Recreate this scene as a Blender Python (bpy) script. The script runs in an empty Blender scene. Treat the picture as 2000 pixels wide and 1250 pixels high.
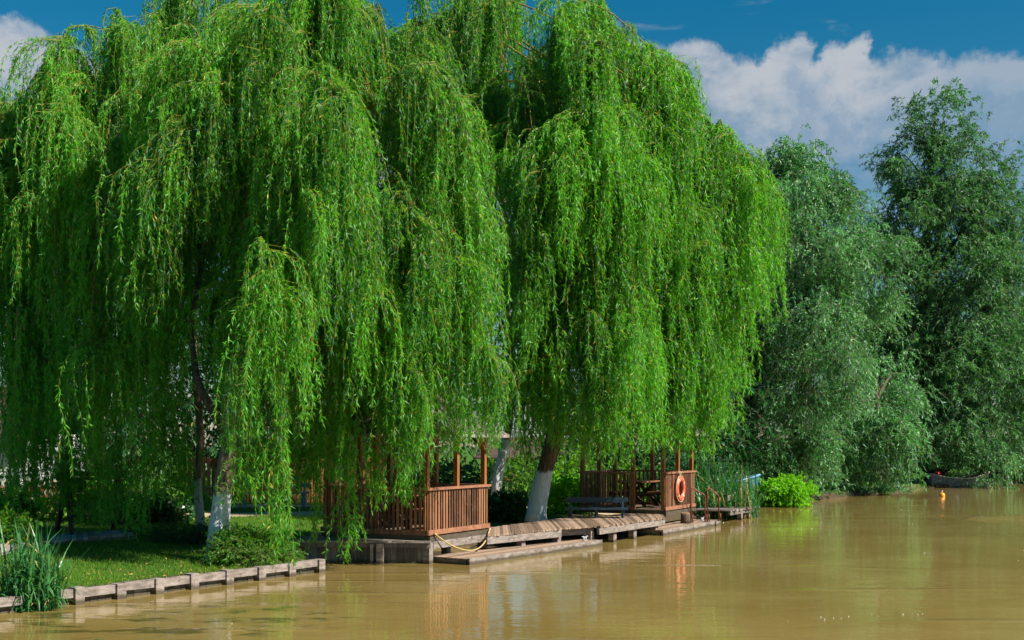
import bpy, math, random
import numpy as np
from mathutils import Vector, Matrix

random.seed(7)
RNG = np.random.default_rng(11)
C = bpy.context.scene.collection
R = math.radians
H = 2.46                      # eye height above the water
F = 2400.0                    # focal length in pixels of the 2000 px wide photograph
HY = 865.0                    # horizon row

# ------------------------------------------------------------------ measuring
def at(px, py, z=0.0):
    """point of the horizontal plane z that the photograph shows at px, py"""
    D = (H - z) * F / (py - HY)
    return Vector(((px - 1000) / F * D, D, z))
def atd(px, py, D):
    return Vector(((px - 1000) / F * D, D, H + (HY - py) / F * D))
def zat(py, D):
    return H + (HY - py) / F * D

# ------------------------------------------------------------------ objects
def tag(o, label=None, cat=None, group=None, kind=None):
    if label: o['label'] = label
    if cat: o['category'] = cat
    if group: o['group'] = group
    if kind: o['kind'] = kind
    return o
def thing(name, label, cat, loc, group=None):
    o = bpy.data.objects.new(name, None)
    C.objects.link(o)
    o.location = loc
    o.empty_display_size = 0.2
    o['org'] = [loc[0], loc[1], loc[2]]
    return tag(o, label, cat, group)
def link(name, me, parent=None, org=None):
    o = bpy.data.objects.new(name, me)
    C.objects.link(o)
    if parent is not None:
        o.parent = parent
        o['org'] = list(parent['org'])
    else:
        o.location = org if org is not None else (0, 0, 0)
        o['org'] = list(o.location)
    return o

class MB:
    """collects boxes, beams and tubes (world coordinates) into ONE mesh"""
    def __init__(s):
        s.v = []; s.f = []; s.m = []; s.s = []; s.mi = 0
    def add(s, vs, fs, smooth=False):
        b = len(s.v)
        s.v += [tuple(v) for v in vs]
        for f in fs:
            s.f.append([b + i for i in f]); s.m.append(s.mi); s.s.append(smooth)
    def box8(s, p):
        s.add(p, [(0, 3, 2, 1), (4, 5, 6, 7), (0, 1, 5, 4), (1, 2, 6, 5), (2, 3, 7, 6), (3, 0, 4, 7)])
    def box(s, c, sx, sy, sz, ux=(1, 0, 0), uy=None):
        c = Vector(c); ux = Vector(ux).normalized()
        uy = Vector(uy).normalized() if uy is not None else Vector((-ux.y, ux.x, 0)).normalized()
        uz = ux.cross(uy)
        a, b, d = ux * sx / 2, uy * sy / 2, uz * sz / 2
        s.box8([c - a - b - d, c + a - b - d, c + a + b - d, c - a + b - d, c - a - b + d, c + a - b + d, c + a + b + d, c - a + b + d])
    def beam(s, p, q, w, h, up=(0, 0, 1)):
        p = Vector(p); q = Vector(q); t = (q - p).normalized(); up = Vector(up)
        if abs(t.dot(up)) > 0.98: up = Vector((0.6, 0.8, 0))
        sd = t.cross(up).normalized(); n = sd.cross(t).normalized()
        a, b = sd * w / 2, n * h / 2
        s.box8([p - a - b, p + a - b, q + a - b, q - a - b, p - a + b, p + a + b, q + a + b, q - a + b])
    def slab(s, poly, z0, z1):
        n = len(poly)
        vs = [(p[0], p[1], z0) for p in poly] + [(p[0], p[1], z1) for p in poly]
        fs = [tuple(range(n - 1, -1, -1)), tuple(range(n, 2 * n))] + [(i, (i + 1) % n, n + (i + 1) % n, n + i) for i in range(n)]
        s.add(vs, fs)
    def tube(s, path, rad, n=8, cap=True):
        P = [Vector(p) for p in path]
        if not isinstance(rad, (list, tuple)): rad = [rad] * len(P)
        vs = []; ref = None
        for i, p in enumerate(P):
            t = (P[min(i + 1, len(P) - 1)] - P[max(i - 1, 0)]).normalized()
            if ref is None: ref = Vector((1, 0, 0)) if abs(t.x) < 0.8 else Vector((0, 1, 0))
            u = (ref - t * ref.dot(t)).normalized(); ref = u; w = t.cross(u)
            for k in range(n):
                a = 2 * math.pi * k / n
                vs.append(p + (u * math.cos(a) + w * math.sin(a)) * rad[i])
        fs = []
        for i in range(len(P) - 1):
            for k in range(n):
                fs.append((i * n + k, i * n + (k + 1) % n, (i + 1) * n + (k + 1) % n, (i + 1) * n + k))
        s.add(vs, fs, True)
        if cap:
            b = len(s.v) - len(vs)
            s.f.append([b + k for k in range(n - 1, -1, -1)]); s.m.append(s.mi); s.s.append(False)
            b2 = b + (len(P) - 1) * n
            s.f.append([b2 + k for k in range(n)]); s.m.append(s.mi); s.s.append(False)
    def build(s, name, mat, parent=None, org=None):
        o0 = Vector(parent['org']) if parent is not None else Vector(org if org is not None else (0, 0, 0))
        me = bpy.data.meshes.new(name)
        me.from_pydata([tuple(Vector(v) - o0) for v in s.v], [], s.f)
        for m in (mat if isinstance(mat, (list, tuple)) else [mat]): me.materials.append(m)
        me.polygons.foreach_set('material_index', s.m)
        me.polygons.foreach_set('use_smooth', s.s)
        me.update()
        return link(name, me, parent, o0)

def np_mesh(name, V, Q, mats, mi=None, tint=None, parent=None, org=None, smooth=None):
    o0 = np.array(parent['org'] if parent is not None else (org if org is not None else (0, 0, 0)), dtype=np.float64)
    me = bpy.data.meshes.new(name)
    V = (V - o0).astype(np.float32); Q = Q.astype(np.int32); n = len(Q)
    me.vertices.add(len(V)); me.vertices.foreach_set('co', V.ravel())
    me.loops.add(n * 4); me.loops.foreach_set('vertex_index', Q.ravel())
    me.polygons.add(n)
    me.polygons.foreach_set('loop_start', np.arange(0, n * 4, 4, dtype=np.int32))
    for m in mats: me.materials.append(m)
    if mi is not None: me.polygons.foreach_set('material_index', mi.astype(np.int32))
    me.polygons.foreach_set('use_smooth', (smooth if smooth is not None else np.zeros(n, bool)))
    if tint is not None:
        a = me.attributes.new('tint', 'FLOAT', 'FACE'); a.data.foreach_set('value', tint.astype(np.float32))
    me.update(calc_edges=True)
    return link(name, me, parent, tuple(o0))

def nrm(a):
    return a / np.maximum(np.linalg.norm(a, axis=-1, keepdims=True), 1e-9)

def leaves_np(P, D, L, W, droop=0.12):
    """diamond leaf per point"""
    M = len(P); D = nrm(D)
    S = nrm(np.cross(D, RNG.normal(size=(M, 3))))
    L = L[:, None]; W = W[:, None]
    mid = P + D * L * 0.42
    tip = P + D * L; tip[:, 2] -= droop * L[:, 0]
    V = np.stack([P, mid + S * W / 2, tip, mid - S * W / 2], axis=1).reshape(-1, 3)
    return V, np.arange(4 * M).reshape(-1, 4)

def tubes_np(P, Rd, ns=3):
    N, K, _ = P.shape
    T = nrm(np.gradient(P, axis=1))
    ref = np.where(np.abs(T[..., 2:3]) < 0.9, np.array([0, 0, 1.0]), np.array([1.0, 0, 0]))
    U = nrm(np.cross(T, ref)); W = np.cross(T, U)
    th = np.arange(ns) * 2 * math.pi / ns
    ring = P[:, :, None, :] + Rd[:, :, None, None] * (np.cos(th)[None, None, :, None] * U[:, :, None, :] + np.sin(th)[None, None, :, None] * W[:, :, None, :])
    V = ring.reshape(-1, 3)
    n, k, j = np.meshgrid(np.arange(N), np.arange(K - 1), np.arange(ns), indexing='ij')
    idx = lambda k_, j_: n * K * ns + k_ * ns + (j_ % ns)
    Q = np.stack([idx(k, j), idx(k, j + 1), idx(k + 1, j + 1), idx(k + 1, j)], axis=-1).reshape(-1, 4)
    return V, Q

def ribbons_np(P, W, side):
    """flat blades: P (N,K,3), W (N,K), side (N,3)"""
    N, K, _ = P.shape
    A = P + side[:, None, :] * W[:, :, None] / 2; B = P - side[:, None, :] * W[:, :, None] / 2
    V = np.stack([A, B], axis=2).reshape(-1, 3)
    n, k = np.meshgrid(np.arange(N), np.arange(K - 1), indexing='ij')
    b = n * K * 2 + k * 2
    return V, np.stack([b, b + 1, b + 3, b + 2], axis=-1).reshape(-1, 4)

def join_np(parts):
    V = []; Q = []; off = 0
    for v, q in parts:
        V.append(v); Q.append(q + off); off += len(v)
    return np.concatenate(V), np.concatenate(Q)

# ------------------------------------------------------------------ materials
class NT:
    def __init__(s, tree): s.t = tree
    def n(s, typ, **kw):
        o = s.t.nodes.new(typ)
        for k, v in kw.items():
            if k.startswith('i_'):
                key = k[2:].replace('_', ' ')
                o.inputs[key].default_value = v
            else: setattr(o, k, v)
        return o
    def l(s, a, b): s.t.links.new(a, b)
    def val(s, x, sock):
        if isinstance(x, (int, float)): sock.default_value = x
        elif isinstance(x, tuple): sock.default_value = x
        else: s.l(x, sock)
    def math(s, op, a, b=0.0, c=None, clamp=False):
        o = s.t.nodes.new('ShaderNodeMath'); o.operation = op; o.use_clamp = clamp
        s.val(a, o.inputs[0]); s.val(b, o.inputs[1])
        if c is not None: s.val(c, o.inputs[2])
        return o.outputs[0]
    def mix(s, f, a, b, blend='MIX'):
        o = s.t.nodes.new('ShaderNodeMix'); o.data_type = 'RGBA'; o.blend_type = blend
        s.val(f, o.inputs[0]); s.val(a, o.inputs[6]); s.val(b, o.inputs[7])
        return o.outputs[2]
    def sstep(s, x, a, b):
        o = s.t.nodes.new('ShaderNodeMapRange'); o.interpolation_type = 'SMOOTHSTEP'
        s.val(x, o.inputs[0]); o.inputs[1].default_value = a; o.inputs[2].default_value = b
        return o.outputs[0]
    def noise(s, vec, scale, detail=4, rough=0.55, dist=0.0):
        o = s.t.nodes.new('ShaderNodeTexNoise')
        if vec is not None: s.l(vec, o.inputs['Vector'])
        o.inputs['Scale'].default_value = scale; o.inputs['Detail'].default_value = detail
        o.inputs['Roughness'].default_value = rough; o.inputs['Distortion'].default_value = dist
        return o
    def mapping(s, vec, scale=(1, 1, 1), rot=(0, 0, 0), loc=(0, 0, 0)):
        o = s.t.nodes.new('ShaderNodeMapping'); s.l(vec, o.inputs[0])
        o.inputs['Scale'].default_value = scale; o.inputs['Rotation'].default_value = rot; o.inputs['Location'].default_value = loc
        return o.outputs[0]
def c4(c): return (c[0], c[1], c[2], 1.0)
def new_mat(name):
    m = bpy.data.materials.new(name); m.use_nodes = True
    m.node_tree.nodes.clear()
    g = NT(m.node_tree)
    out = g.n('ShaderNodeOutputMaterial')
    return m, g, out

def leaf_mat(name, dark, light, trans, tw=0.4, gloss=0.3, rough=0.4, yellow=(0.30, 0.26, 0.03)):
    m, g, out = new_mat(name)
    a = g.n('ShaderNodeAttribute', attribute_name='tint').outputs['Fac']
    col = g.mix(g.sstep(a, 0.05, 0.9), c4(dark), c4(light))
    col = g.mix(g.sstep(a, 0.975, 0.985), col, c4(yellow))
    tcol = g.mix(g.sstep(a, 0.975, 0.985), g.mix(g.sstep(a, 0.0, 1.0), c4(tuple(x * 0.7 for x in trans)), c4(trans)), c4(yellow))
    p = g.n('ShaderNodeBsdfPrincipled')
    g.l(col, p.inputs['Base Color']); p.inputs['Roughness'].default_value = rough
    p.inputs['Specular IOR Level'].default_value = gloss
    t = g.n('ShaderNodeBsdfTranslucent'); g.l(tcol, t.inputs[0])
    mx = g.n('ShaderNodeMixShader'); mx.inputs[0].default_value = tw
    g.l(p.outputs[0], mx.inputs[1]); g.l(t.outputs[0], mx.inputs[2]); g.l(mx.outputs[0], out.inputs[0])
    return m

def wood_mat(name, a, b, stretch=(9, 9, 1.2), rough=0.75, spots=None, spot_amt=0.5, bump=0.25, spec=0.3, island=0.35, tide=False):
    m, g, out = new_mat(name)
    tc = g.n('ShaderNodeTexCoord').outputs['Object']
    rpi = g.n('ShaderNodeNewGeometry').outputs['Random Per Island']
    off = g.n('ShaderNodeVectorMath', operation='ADD'); g.l(tc, off.inputs[0])
    cmb = g.n('ShaderNodeCombineXYZ'); g.l(g.math('MULTIPLY', rpi, 37.0), cmb.inputs[0]); g.l(g.math('MULTIPLY', rpi, 91.0), cmb.inputs[2])
    g.l(cmb.outputs[0], off.inputs[1])
    v = g.mapping(off.outputs[0], stretch)
    n1 = g.noise(v, 2.2, 6, 0.65)
    n2 = g.noise(off.outputs[0], 3.0, 5, 0.6)
    f = g.math('ADD', g.math('MULTIPLY', n1.outputs[0], 0.75), g.math('MULTIPLY', n2.outputs[0], 0.25))
    f = g.math('ADD', f, g.math('MULTIPLY', g.math('SUBTRACT', rpi, 0.5), island))
    col = g.mix(g.sstep(f, 0.3, 0.72), c4(a), c4(b))
    if spots:
        n3 = g.noise(off.outputs[0], 7.0, 6, 0.7)
        col = g.mix(g.math('MULTIPLY', g.sstep(n3.outputs[0], 0.55, 0.68), spot_amt), col, c4(spots))
    if tide:
        zz = g.n('ShaderNodeSeparateXYZ'); g.l(tc, zz.inputs[0])
        zw = g.math('ADD', zz.outputs[2], g.math('MULTIPLY', n2.outputs[0], 0.10))
        col = g.mix(g.math('MULTIPLY', g.sstep(zw, 0.15, 0.09), 0.8), col, c4((0.045, 0.034, 0.016)))
    p = g.n('ShaderNodeBsdfPrincipled'); g.l(col, p.inputs['Base Color']); p.inputs['Roughness'].default_value = rough
    p.inputs['Specular IOR Level'].default_value = spec
    bm = g.n('ShaderNodeBump'); bm.inputs['Strength'].default_value = bump; bm.inputs['Distance'].default_value = 0.02
    g.l(f, bm.inputs['Height']); g.l(bm.outputs[0], p.inputs['Normal'])
    g.l(p.outputs[0], out.inputs[0])
    return m

def plain_mat(name, a, b=None, scale=6.0, rough=0.6, spec=0.4, metal=0.0, bump=0.0):
    m, g, out = new_mat(name)
    tc = g.n('ShaderNodeTexCoord').outputs['Object']
    n1 = g.noise(tc, scale, 6, 0.65)
    col = g.mix(g.sstep(n1.outputs[0], 0.35, 0.68), c4(a), c4(b or a))
    p = g.n('ShaderNodeBsdfPrincipled'); g.l(col, p.inputs['Base Color']); p.inputs['Roughness'].default_value = rough
    p.inputs['Specular IOR Level'].default_value = spec; p.inputs['Metallic'].default_value = metal
    if bump:
        bm = g.n('ShaderNodeBump'); bm.inputs['Strength'].default_value = bump; bm.inputs['Distance'].default_value = 0.03
        g.l(n1.outputs[0], bm.inputs['Height']); g.l(bm.outputs[0], p.inputs['Normal'])
    g.l(p.outputs[0], out.inputs[0])
    return m

def bark_mat(name, a, b, paint_h=None, paint=(0.62, 0.64, 0.68)):
    m, g, out = new_mat(name)
    tc = g.n('ShaderNodeTexCoord').outputs['Object']
    v = g.mapping(tc, (8, 8, 1.1))
    n1 = g.noise(v, 2.0, 7, 0.7, 0.6)
    n2 = g.noise(tc, 5.0, 5, 0.6)
    col = g.mix(g.sstep(n1.outputs[0], 0.36, 0.64), c4(a), c4(b))
    if paint_h:
        z = g.n('ShaderNodeSeparateXYZ'); g.l(tc, z.inputs[0])
        edge = g.math('ADD', z.outputs[2], g.math('MULTIPLY', g.math('SUBTRACT', n2.outputs[0], 0.5), 0.35))
        msk = g.math('SUBTRACT', 1.0, g.sstep(edge, paint_h - 0.05, paint_h + 0.05))
        worn = g.math('MULTIPLY', msk, g.math('SUBTRACT', 1.0, g.math('MULTIPLY', g.sstep(n1.outputs[0], 0.60, 0.42), 0.0)))
        crack = g.sstep(n1.outputs[0], 0.40, 0.33)
        pc = g.mix(g.math('MULTIPLY', crack, 0.85), c4(paint), c4(a))
        pc = g.mix(g.math('MULTIPLY', g.sstep(n2.outputs[0], 0.55, 0.7), 0.3), pc, c4((0.40, 0.38, 0.36)))
        col = g.mix(worn, col, pc)
    p = g.n('ShaderNodeBsdfPrincipled'); g.l(col, p.inputs['Base Color']); p.inputs['Roughness'].default_value = 0.85
    p.inputs['Specular IOR Level'].default_value = 0.2
    bm = g.n('ShaderNodeBump'); bm.inputs['Strength'].default_value = 1.0; bm.inputs['Distance'].default_value = 0.09
    g.l(n1.outputs[0], bm.inputs['Height']); g.l(bm.outputs[0], p.inputs['Normal'])
    g.l(p.outputs[0], out.inputs[0])
    return m

M = {}
M['willow'] = leaf_mat('willow leaf', (0.002, 0.055, 0.020), (0.11, 0.37, 0.026), (0.25, 0.82, 0.016), 0.42, 0.38, 0.45, (0.45, 0.40, 0.04))
M['willow_deep'] = leaf_mat('deep willow leaf', (0.002, 0.050, 0.020), (0.10, 0.345, 0.025), (0.235, 0.78, 0.016), 0.42, 0.38, 0.45, (0.42, 0.37, 0.04))
M['silver'] = leaf_mat('silver willow leaf', (0.003, 0.055, 0.036), (0.17, 0.42, 0.15), (0.14, 0.52, 0.07), 0.35, 0.45, 0.45, (0.3, 0.28, 0.15))
M['tall'] = leaf_mat('tall tree leaf', (0.003, 0.05, 0.034), (0.10, 0.25, 0.085), (0.11, 0.40, 0.05), 0.35, 0.4, 0.48, (0.25, 0.22, 0.1))
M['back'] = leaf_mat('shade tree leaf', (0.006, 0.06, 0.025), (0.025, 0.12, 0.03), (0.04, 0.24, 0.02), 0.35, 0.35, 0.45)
M['lime'] = leaf_mat('bright bush leaf', (0.07, 0.32, 0.006), (0.20, 0.52, 0.01), (0.36, 0.85, 0.01), 0.5, 0.3, 0.5, (0.45, 0.5, 0.02))
M['shrub'] = leaf_mat('shrub leaf', (0.02, 0.12, 0.012), (0.10, 0.27, 0.018), (0.22, 0.52, 0.01), 0.45, 0.3, 0.48)
M['broad'] = leaf_mat('broad dark leaf', (0.012, 0.06, 0.012), (0.03, 0.11, 0.02), (0.06, 0.2, 0.02), 0.3, 0.45, 0.35)
M['reed'] = leaf_mat('reed blade', (0.02, 0.13, 0.04), (0.06, 0.21, 0.05), (0.10, 0.32, 0.04), 0.35, 0.5, 0.38, (0.5, 0.34, 0.12))
M['grass'] = leaf_mat('lawn blade', (0.03, 0.11, 0.01), (0.13, 0.24, 0.014), (0.26, 0.44, 0.01), 0.4, 0.3, 0.5, (0.40, 0.26, 0.06))
M['twig'] = plain_mat('yellow twig', (0.17, 0.17, 0.02), (0.32, 0.24, 0.03), 3.0, 0.55)
M['twig_brown'] = plain_mat('brown twig', (0.10, 0.07, 0.04), (0.17, 0.11, 0.06), 3.0, 0.7)
M['bough'] = bark_mat('young willow bark', (0.17, 0.12, 0.03), (0.34, 0.25, 0.06))
M['bark'] = bark_mat('willow bark', (0.13, 0.09, 0.065), (0.36, 0.26, 0.19), 1.3)
M['bark_tall_paint'] = bark_mat('willow bark over high limewash', (0.06, 0.04, 0.032), (0.17, 0.115, 0.085), 1.48)
M['bark_white'] = bark_mat('limewashed bark', (0.09, 0.065, 0.05), (0.26, 0.2, 0.15), 2.1, (0.74, 0.75, 0.77))
M['bark_plain'] = bark_mat('bare bark', (0.06, 0.045, 0.032), (0.16, 0.11, 0.08))
M['stain'] = wood_mat('brown stained wood', (0.065, 0.027, 0.014), (0.28, 0.128, 0.062), (11, 11, 1.0), 0.5, (0.36, 0.2, 0.12), 0.35, 0.2, 0.4, 0.4)
M['stain_post'] = wood_mat('orange stained post', (0.13, 0.046, 0.014), (0.31, 0.13, 0.035), (10, 10, 0.8), 0.5, None, 0, 0.2, 0.4, 0.2)
M['stain_light'] = wood_mat('worn brown rail', (0.16, 0.062, 0.034), (0.34, 0.155, 0.085), (4, 4, 6), 0.55, (0.5, 0.32, 0.22), 0.4, 0.2, 0.4, 0.2)
M['deck'] = wood_mat('weathered deck plank', (0.125, 0.082, 0.056), (0.31, 0.215, 0.15), (2.5, 5, 5), 0.8, (0.13, 0.08, 0.055), 0.5, 0.3, 0.2, 0.5)
M['grey'] = wood_mat('grey weathered timber', (0.105, 0.083, 0.07), (0.31, 0.262, 0.23), (2.0, 2.0, 9), 0.85, (0.075, 0.05, 0.036), 0.75, 0.35, 0.2, 0.25, True)
M['grey_dark'] = wood_mat('wet grey boards', (0.07, 0.06, 0.05), (0.20, 0.175, 0.16), (9, 9, 1.4), 0.7, (0.16, 0.06, 0.03), 0.4, 0.3, 0.3, 0.35, True)
M['fence'] = wood_mat('orange fence wood', (0.16, 0.055, 0.02), (0.34, 0.13, 0.045), (9, 9, 1.0), 0.65, None, 0, 0.2, 0.3, 0.4)
M['cream'] = plain_mat('cream painted rail', (0.5, 0.45, 0.35), (0.6, 0.55, 0.45), 5.0, 0.6)
M['roofwood'] = wood_mat('grey brown roof boards', (0.06, 0.047, 0.043), (0.16, 0.125, 0.11), (3, 3, 3), 0.75, (0.28, 0.24, 0.22), 0.3, 0.3, 0.3, 0.3)
M['blue_wood'] = wood_mat('dark blue painted wood', (0.008, 0.018, 0.032), (0.022, 0.045, 0.07), (4, 4, 4), 0.45, None, 0, 0.15, 0.5, 0.2)
M['blue_bright'] = wood_mat('blue painted wood', (0.015, 0.10, 0.24), (0.06, 0.24, 0.44), (4, 4, 4), 0.45, (0.5, 0.55, 0.6), 0.3, 0.15, 0.5, 0.2)
M['dark_wood'] = wood_mat('dark brown wood', (0.025, 0.015, 0.012), (0.07, 0.04, 0.03), (8, 8, 1.2), 0.7)
M['rust'] = plain_mat('rusty pipe', (0.10, 0.03, 0.02), (0.23, 0.085, 0.05), 14.0, 0.7, 0.4, 0.2)
M['galv'] = plain_mat('galvanised cleat', (0.45, 0.46, 0.48), (0.6, 0.6, 0.62), 9.0, 0.4, 0.5, 0.6)
M['hose'] = plain_mat('yellow rope', (0.36, 0.25, 0.09), (0.50, 0.36, 0.15), 30.0, 0.7)
M['ring'] = plain_mat('orange lifebuoy plastic', (0.50, 0.075, 0.028), (0.68, 0.15, 0.065), 7.0, 0.4, 0.5)
M['ringband'] = plain_mat('pale reflective tape', (0.5, 0.34, 0.27), (0.66, 0.52, 0.44), 12.0, 0.4)
M['cord'] = plain_mat('pale cord', (0.5, 0.35, 0.22), (0.62, 0.48, 0.34), 20.0, 0.7)
M['cut'] = plain_mat('cut log top', (0.36, 0.16, 0.05), (0.5, 0.26, 0.1), 14.0, 0.7)
M['white_wall'] = plain_mat('white siding', (0.44, 0.47, 0.43), (0.54, 0.56, 0.52), 2.0, 0.6)
M['glass'] = plain_mat('dark window glass', (0.02, 0.03, 0.035), (0.03, 0.04, 0.05), 1.0, 0.1, 0.6)
M['redroof'] = plain_mat('brown red roof', (0.05, 0.032, 0.026), (0.09, 0.055, 0.042), 5.0, 0.7)
M['boatgrey'] = wood_mat('grey tarred boat hull', (0.09, 0.09, 0.10), (0.28, 0.28, 0.30), (3, 3, 6), 0.6, (0.45, 0.45, 0.46), 0.5, 0.2, 0.4, 0.1)
M['boatrim'] = wood_mat('pale boat gunwale', (0.40, 0.36, 0.33), (0.62, 0.58, 0.54), (3, 3, 3), 0.6, (0.5, 0.2, 0.15), 0.5)
M['teal'] = plain_mat('pale teal boat paint', (0.04, 0.17, 0.24), (0.09, 0.27, 0.34), 5.0, 0.45)
M['tealtrim'] = plain_mat('sky blue cloth', (0.10, 0.28, 0.50), (0.2, 0.4, 0.6), 5.0, 0.6)
M['red'] = plain_mat('red cloth', (0.50, 0.03, 0.04), (0.65, 0.07, 0.07), 8.0, 0.7)
M['orange'] = plain_mat('orange buoy plastic', (0.80, 0.24, 0.01), (0.85, 0.32, 0.02), 4.0, 0.35, 0.5)
M['sand'] = plain_mat('sandy path', (0.34, 0.25, 0.15), (0.50, 0.38, 0.24), 3.0, 0.95, 0.1, 0, 0.3)
M['walk'] = wood_mat('grey boardwalk planks', (0.20, 0.17, 0.17), (0.38, 0.34, 0.33), (3, 3, 3), 0.85, (0.1, 0.08, 0.08), 0.5, 0.3, 0.2, 0.5)

# ground: grass soil with bare and leafy patches
def ground_material():
    m, g, out = new_mat('ground')
    tc = g.n('ShaderNodeTexCoord').outputs['Object']
    a = g.n('ShaderNodeAttribute', attribute_name='tint').outputs['Fac']
    n1 = g.noise(tc, 0.8, 6, 0.6); n2 = g.noise(tc, 9.0, 6, 0.7); n3 = g.noise(tc, 0.35, 3, 0.5)
    gr = g.mix(n2.outputs[0], c4((0.02, 0.075, 0.008)), c4((0.07, 0.16, 0.015)))
    so = g.mix(n2.outputs[0], c4((0.08, 0.055, 0.035)), c4((0.20, 0.14, 0.08)))
    col = g.mix(g.sstep(n1.outputs[0], 0.56, 0.70), gr, so)
    sand = g.mix(n2.outputs[0], c4((0.30, 0.22, 0.13)), c4((0.52, 0.40, 0.25)))
    col = g.mix(g.sstep(a, 0.3, 0.7), col, sand)
    col = g.mix(g.sstep(a, -0.1, -0.5), col, g.mix(n2.outputs[0], c4((0.035, 0.026, 0.016)), c4((0.10, 0.075, 0.045))))
    p = g.n('ShaderNodeBsdfPrincipled'); g.l(col, p.inputs['Base Color']); p.inputs['Roughness'].default_value = 0.95
    p.inputs['Specular IOR Level'].default_value = 0.1
    bm = g.n('ShaderNodeBump'); bm.inputs['Strength'].default_value = 0.6; bm.inputs['Distance'].default_value = 0.05
    g.l(n2.outputs[0], bm.inputs['Height']); g.l(bm.outputs[0], p.inputs['Normal'])
    g.l(p.outputs[0], out.inputs[0])
    return m
M['ground'] = ground_material()

def water_material():
    m, g, out = new_mat('muddy river water')
    tc = g.n('ShaderNodeTexCoord').outputs['Object']
    n_big = g.noise(tc, 0.09, 3, 0.5)
    n_mid = g.noise(g.mapping(tc, (1.0, 1.0, 1)), 0.35, 4, 0.55, 0.5)
    col = g.mix(g.sstep(n_mid.outputs[0], 0.3, 0.7), c4((0.205, 0.142, 0.040)), c4((0.252, 0.182, 0.058)))
    xw = g.n('ShaderNodeSeparateXYZ'); g.l(tc, xw.inputs[0])
    ex = g.math('DIVIDE', g.math('ADD', xw.outputs[0], 4.6), 2.6); ey = g.math('DIVIDE', g.math('SUBTRACT', xw.outputs[1], 17.2), 2.0)
    ell = g.math('ADD', g.math('MULTIPLY', ex, ex), g.math('MULTIPLY', ey, ey))
    wd = g.noise(g.mapping(tc, (0.8, 1.6, 1), (0, 0, R(-30))), 1.3, 6, 0.62, 0.4)
    weed = g.math('MULTIPLY', g.sstep(ell, 1.3, 0.5), g.sstep(wd.outputs[0], 0.50, 0.62))
    col = g.mix(g.math('MULTIPLY', weed, 0.8), col, c4((0.055, 0.05, 0.012)))
    # ripples: long low swell, wavelets, fine chop
    w1 = g.noise(g.mapping(tc, (0.75, 1.25, 1), (0, 0, R(18))), 1.6, 3, 0.5, 0.3)
    w2 = g.noise(g.mapping(tc, (0.8, 1.5, 1), (0, 0, R(-12))), 5.5, 3, 0.55, 0.2)
    w3 = g.noise(tc, 17.0, 2, 0.5)
    w4 = g.noise(g.mapping(tc, (0.09, 1.1, 1), (0, 0, R(4))), 1.2, 2, 0.5)
    calm = g.sstep(n_big.outputs[0], 0.38, 0.62)
    xyz = g.n('ShaderNodeSeparateXYZ'); g.l(tc, xyz.inputs[0])
    # a cat's paw of wind far out on the right
    dx = g.math('DIVIDE', g.math('SUBTRACT', xyz.outputs[0], 18.0), 3.4)
    dy = g.math('DIVIDE', g.math('SUBTRACT', xyz.outputs[1], 39.3), 3.0)
    rr = g.math('ADD', g.math('MULTIPLY', dx, dx), g.math('MULTIPLY', dy, dy))
    paw = g.sstep(g.math('ADD', rr, g.math('MULTIPLY', g.noise(tc, 0.9, 3).outputs[0], 0.5)), 1.3, 0.9)
    hgt = g.math('ADD', g.math('MULTIPLY', w1.outputs[0], 0.050), g.math('MULTIPLY', w2.outputs[0], g.math('ADD', 0.008, g.math('MULTIPLY', calm, 0.010))))
    hgt = g.math('ADD', hgt, g.math('MULTIPLY', w3.outputs[0], g.math('ADD', 0.0016, g.math('MULTIPLY', paw, 2.0))))
    hgt = g.math('ADD', hgt, g.math('MULTIPLY', w2.outputs[0], g.math('MULTIPLY', paw, 2.2)))
    hgt = g.math('ADD', hgt, g.math('MULTIPLY', g.sstep(w4.outputs[0], 0.60, 0.72), g.math('MULTIPLY', w2.outputs[0], 0.10)))
    bm = g.n('ShaderNodeBump'); bm.inputs['Strength'].default_value = 0.15; bm.inputs['Distance'].default_value = 1.0
    g.l(hgt, bm.inputs['Height'])
    p = g.n('ShaderNodeBsdfPrincipled'); g.l(col, p.inputs['Base Color']); p.inputs['Roughness'].default_value = 0.02
    p.inputs['IOR'].default_value = 1.42
    g.l(bm.outputs[0], p.inputs['Normal'])
    g.l(p.outputs[0], out.inputs[0])
    return m
M['water'] = water_material()

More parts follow.
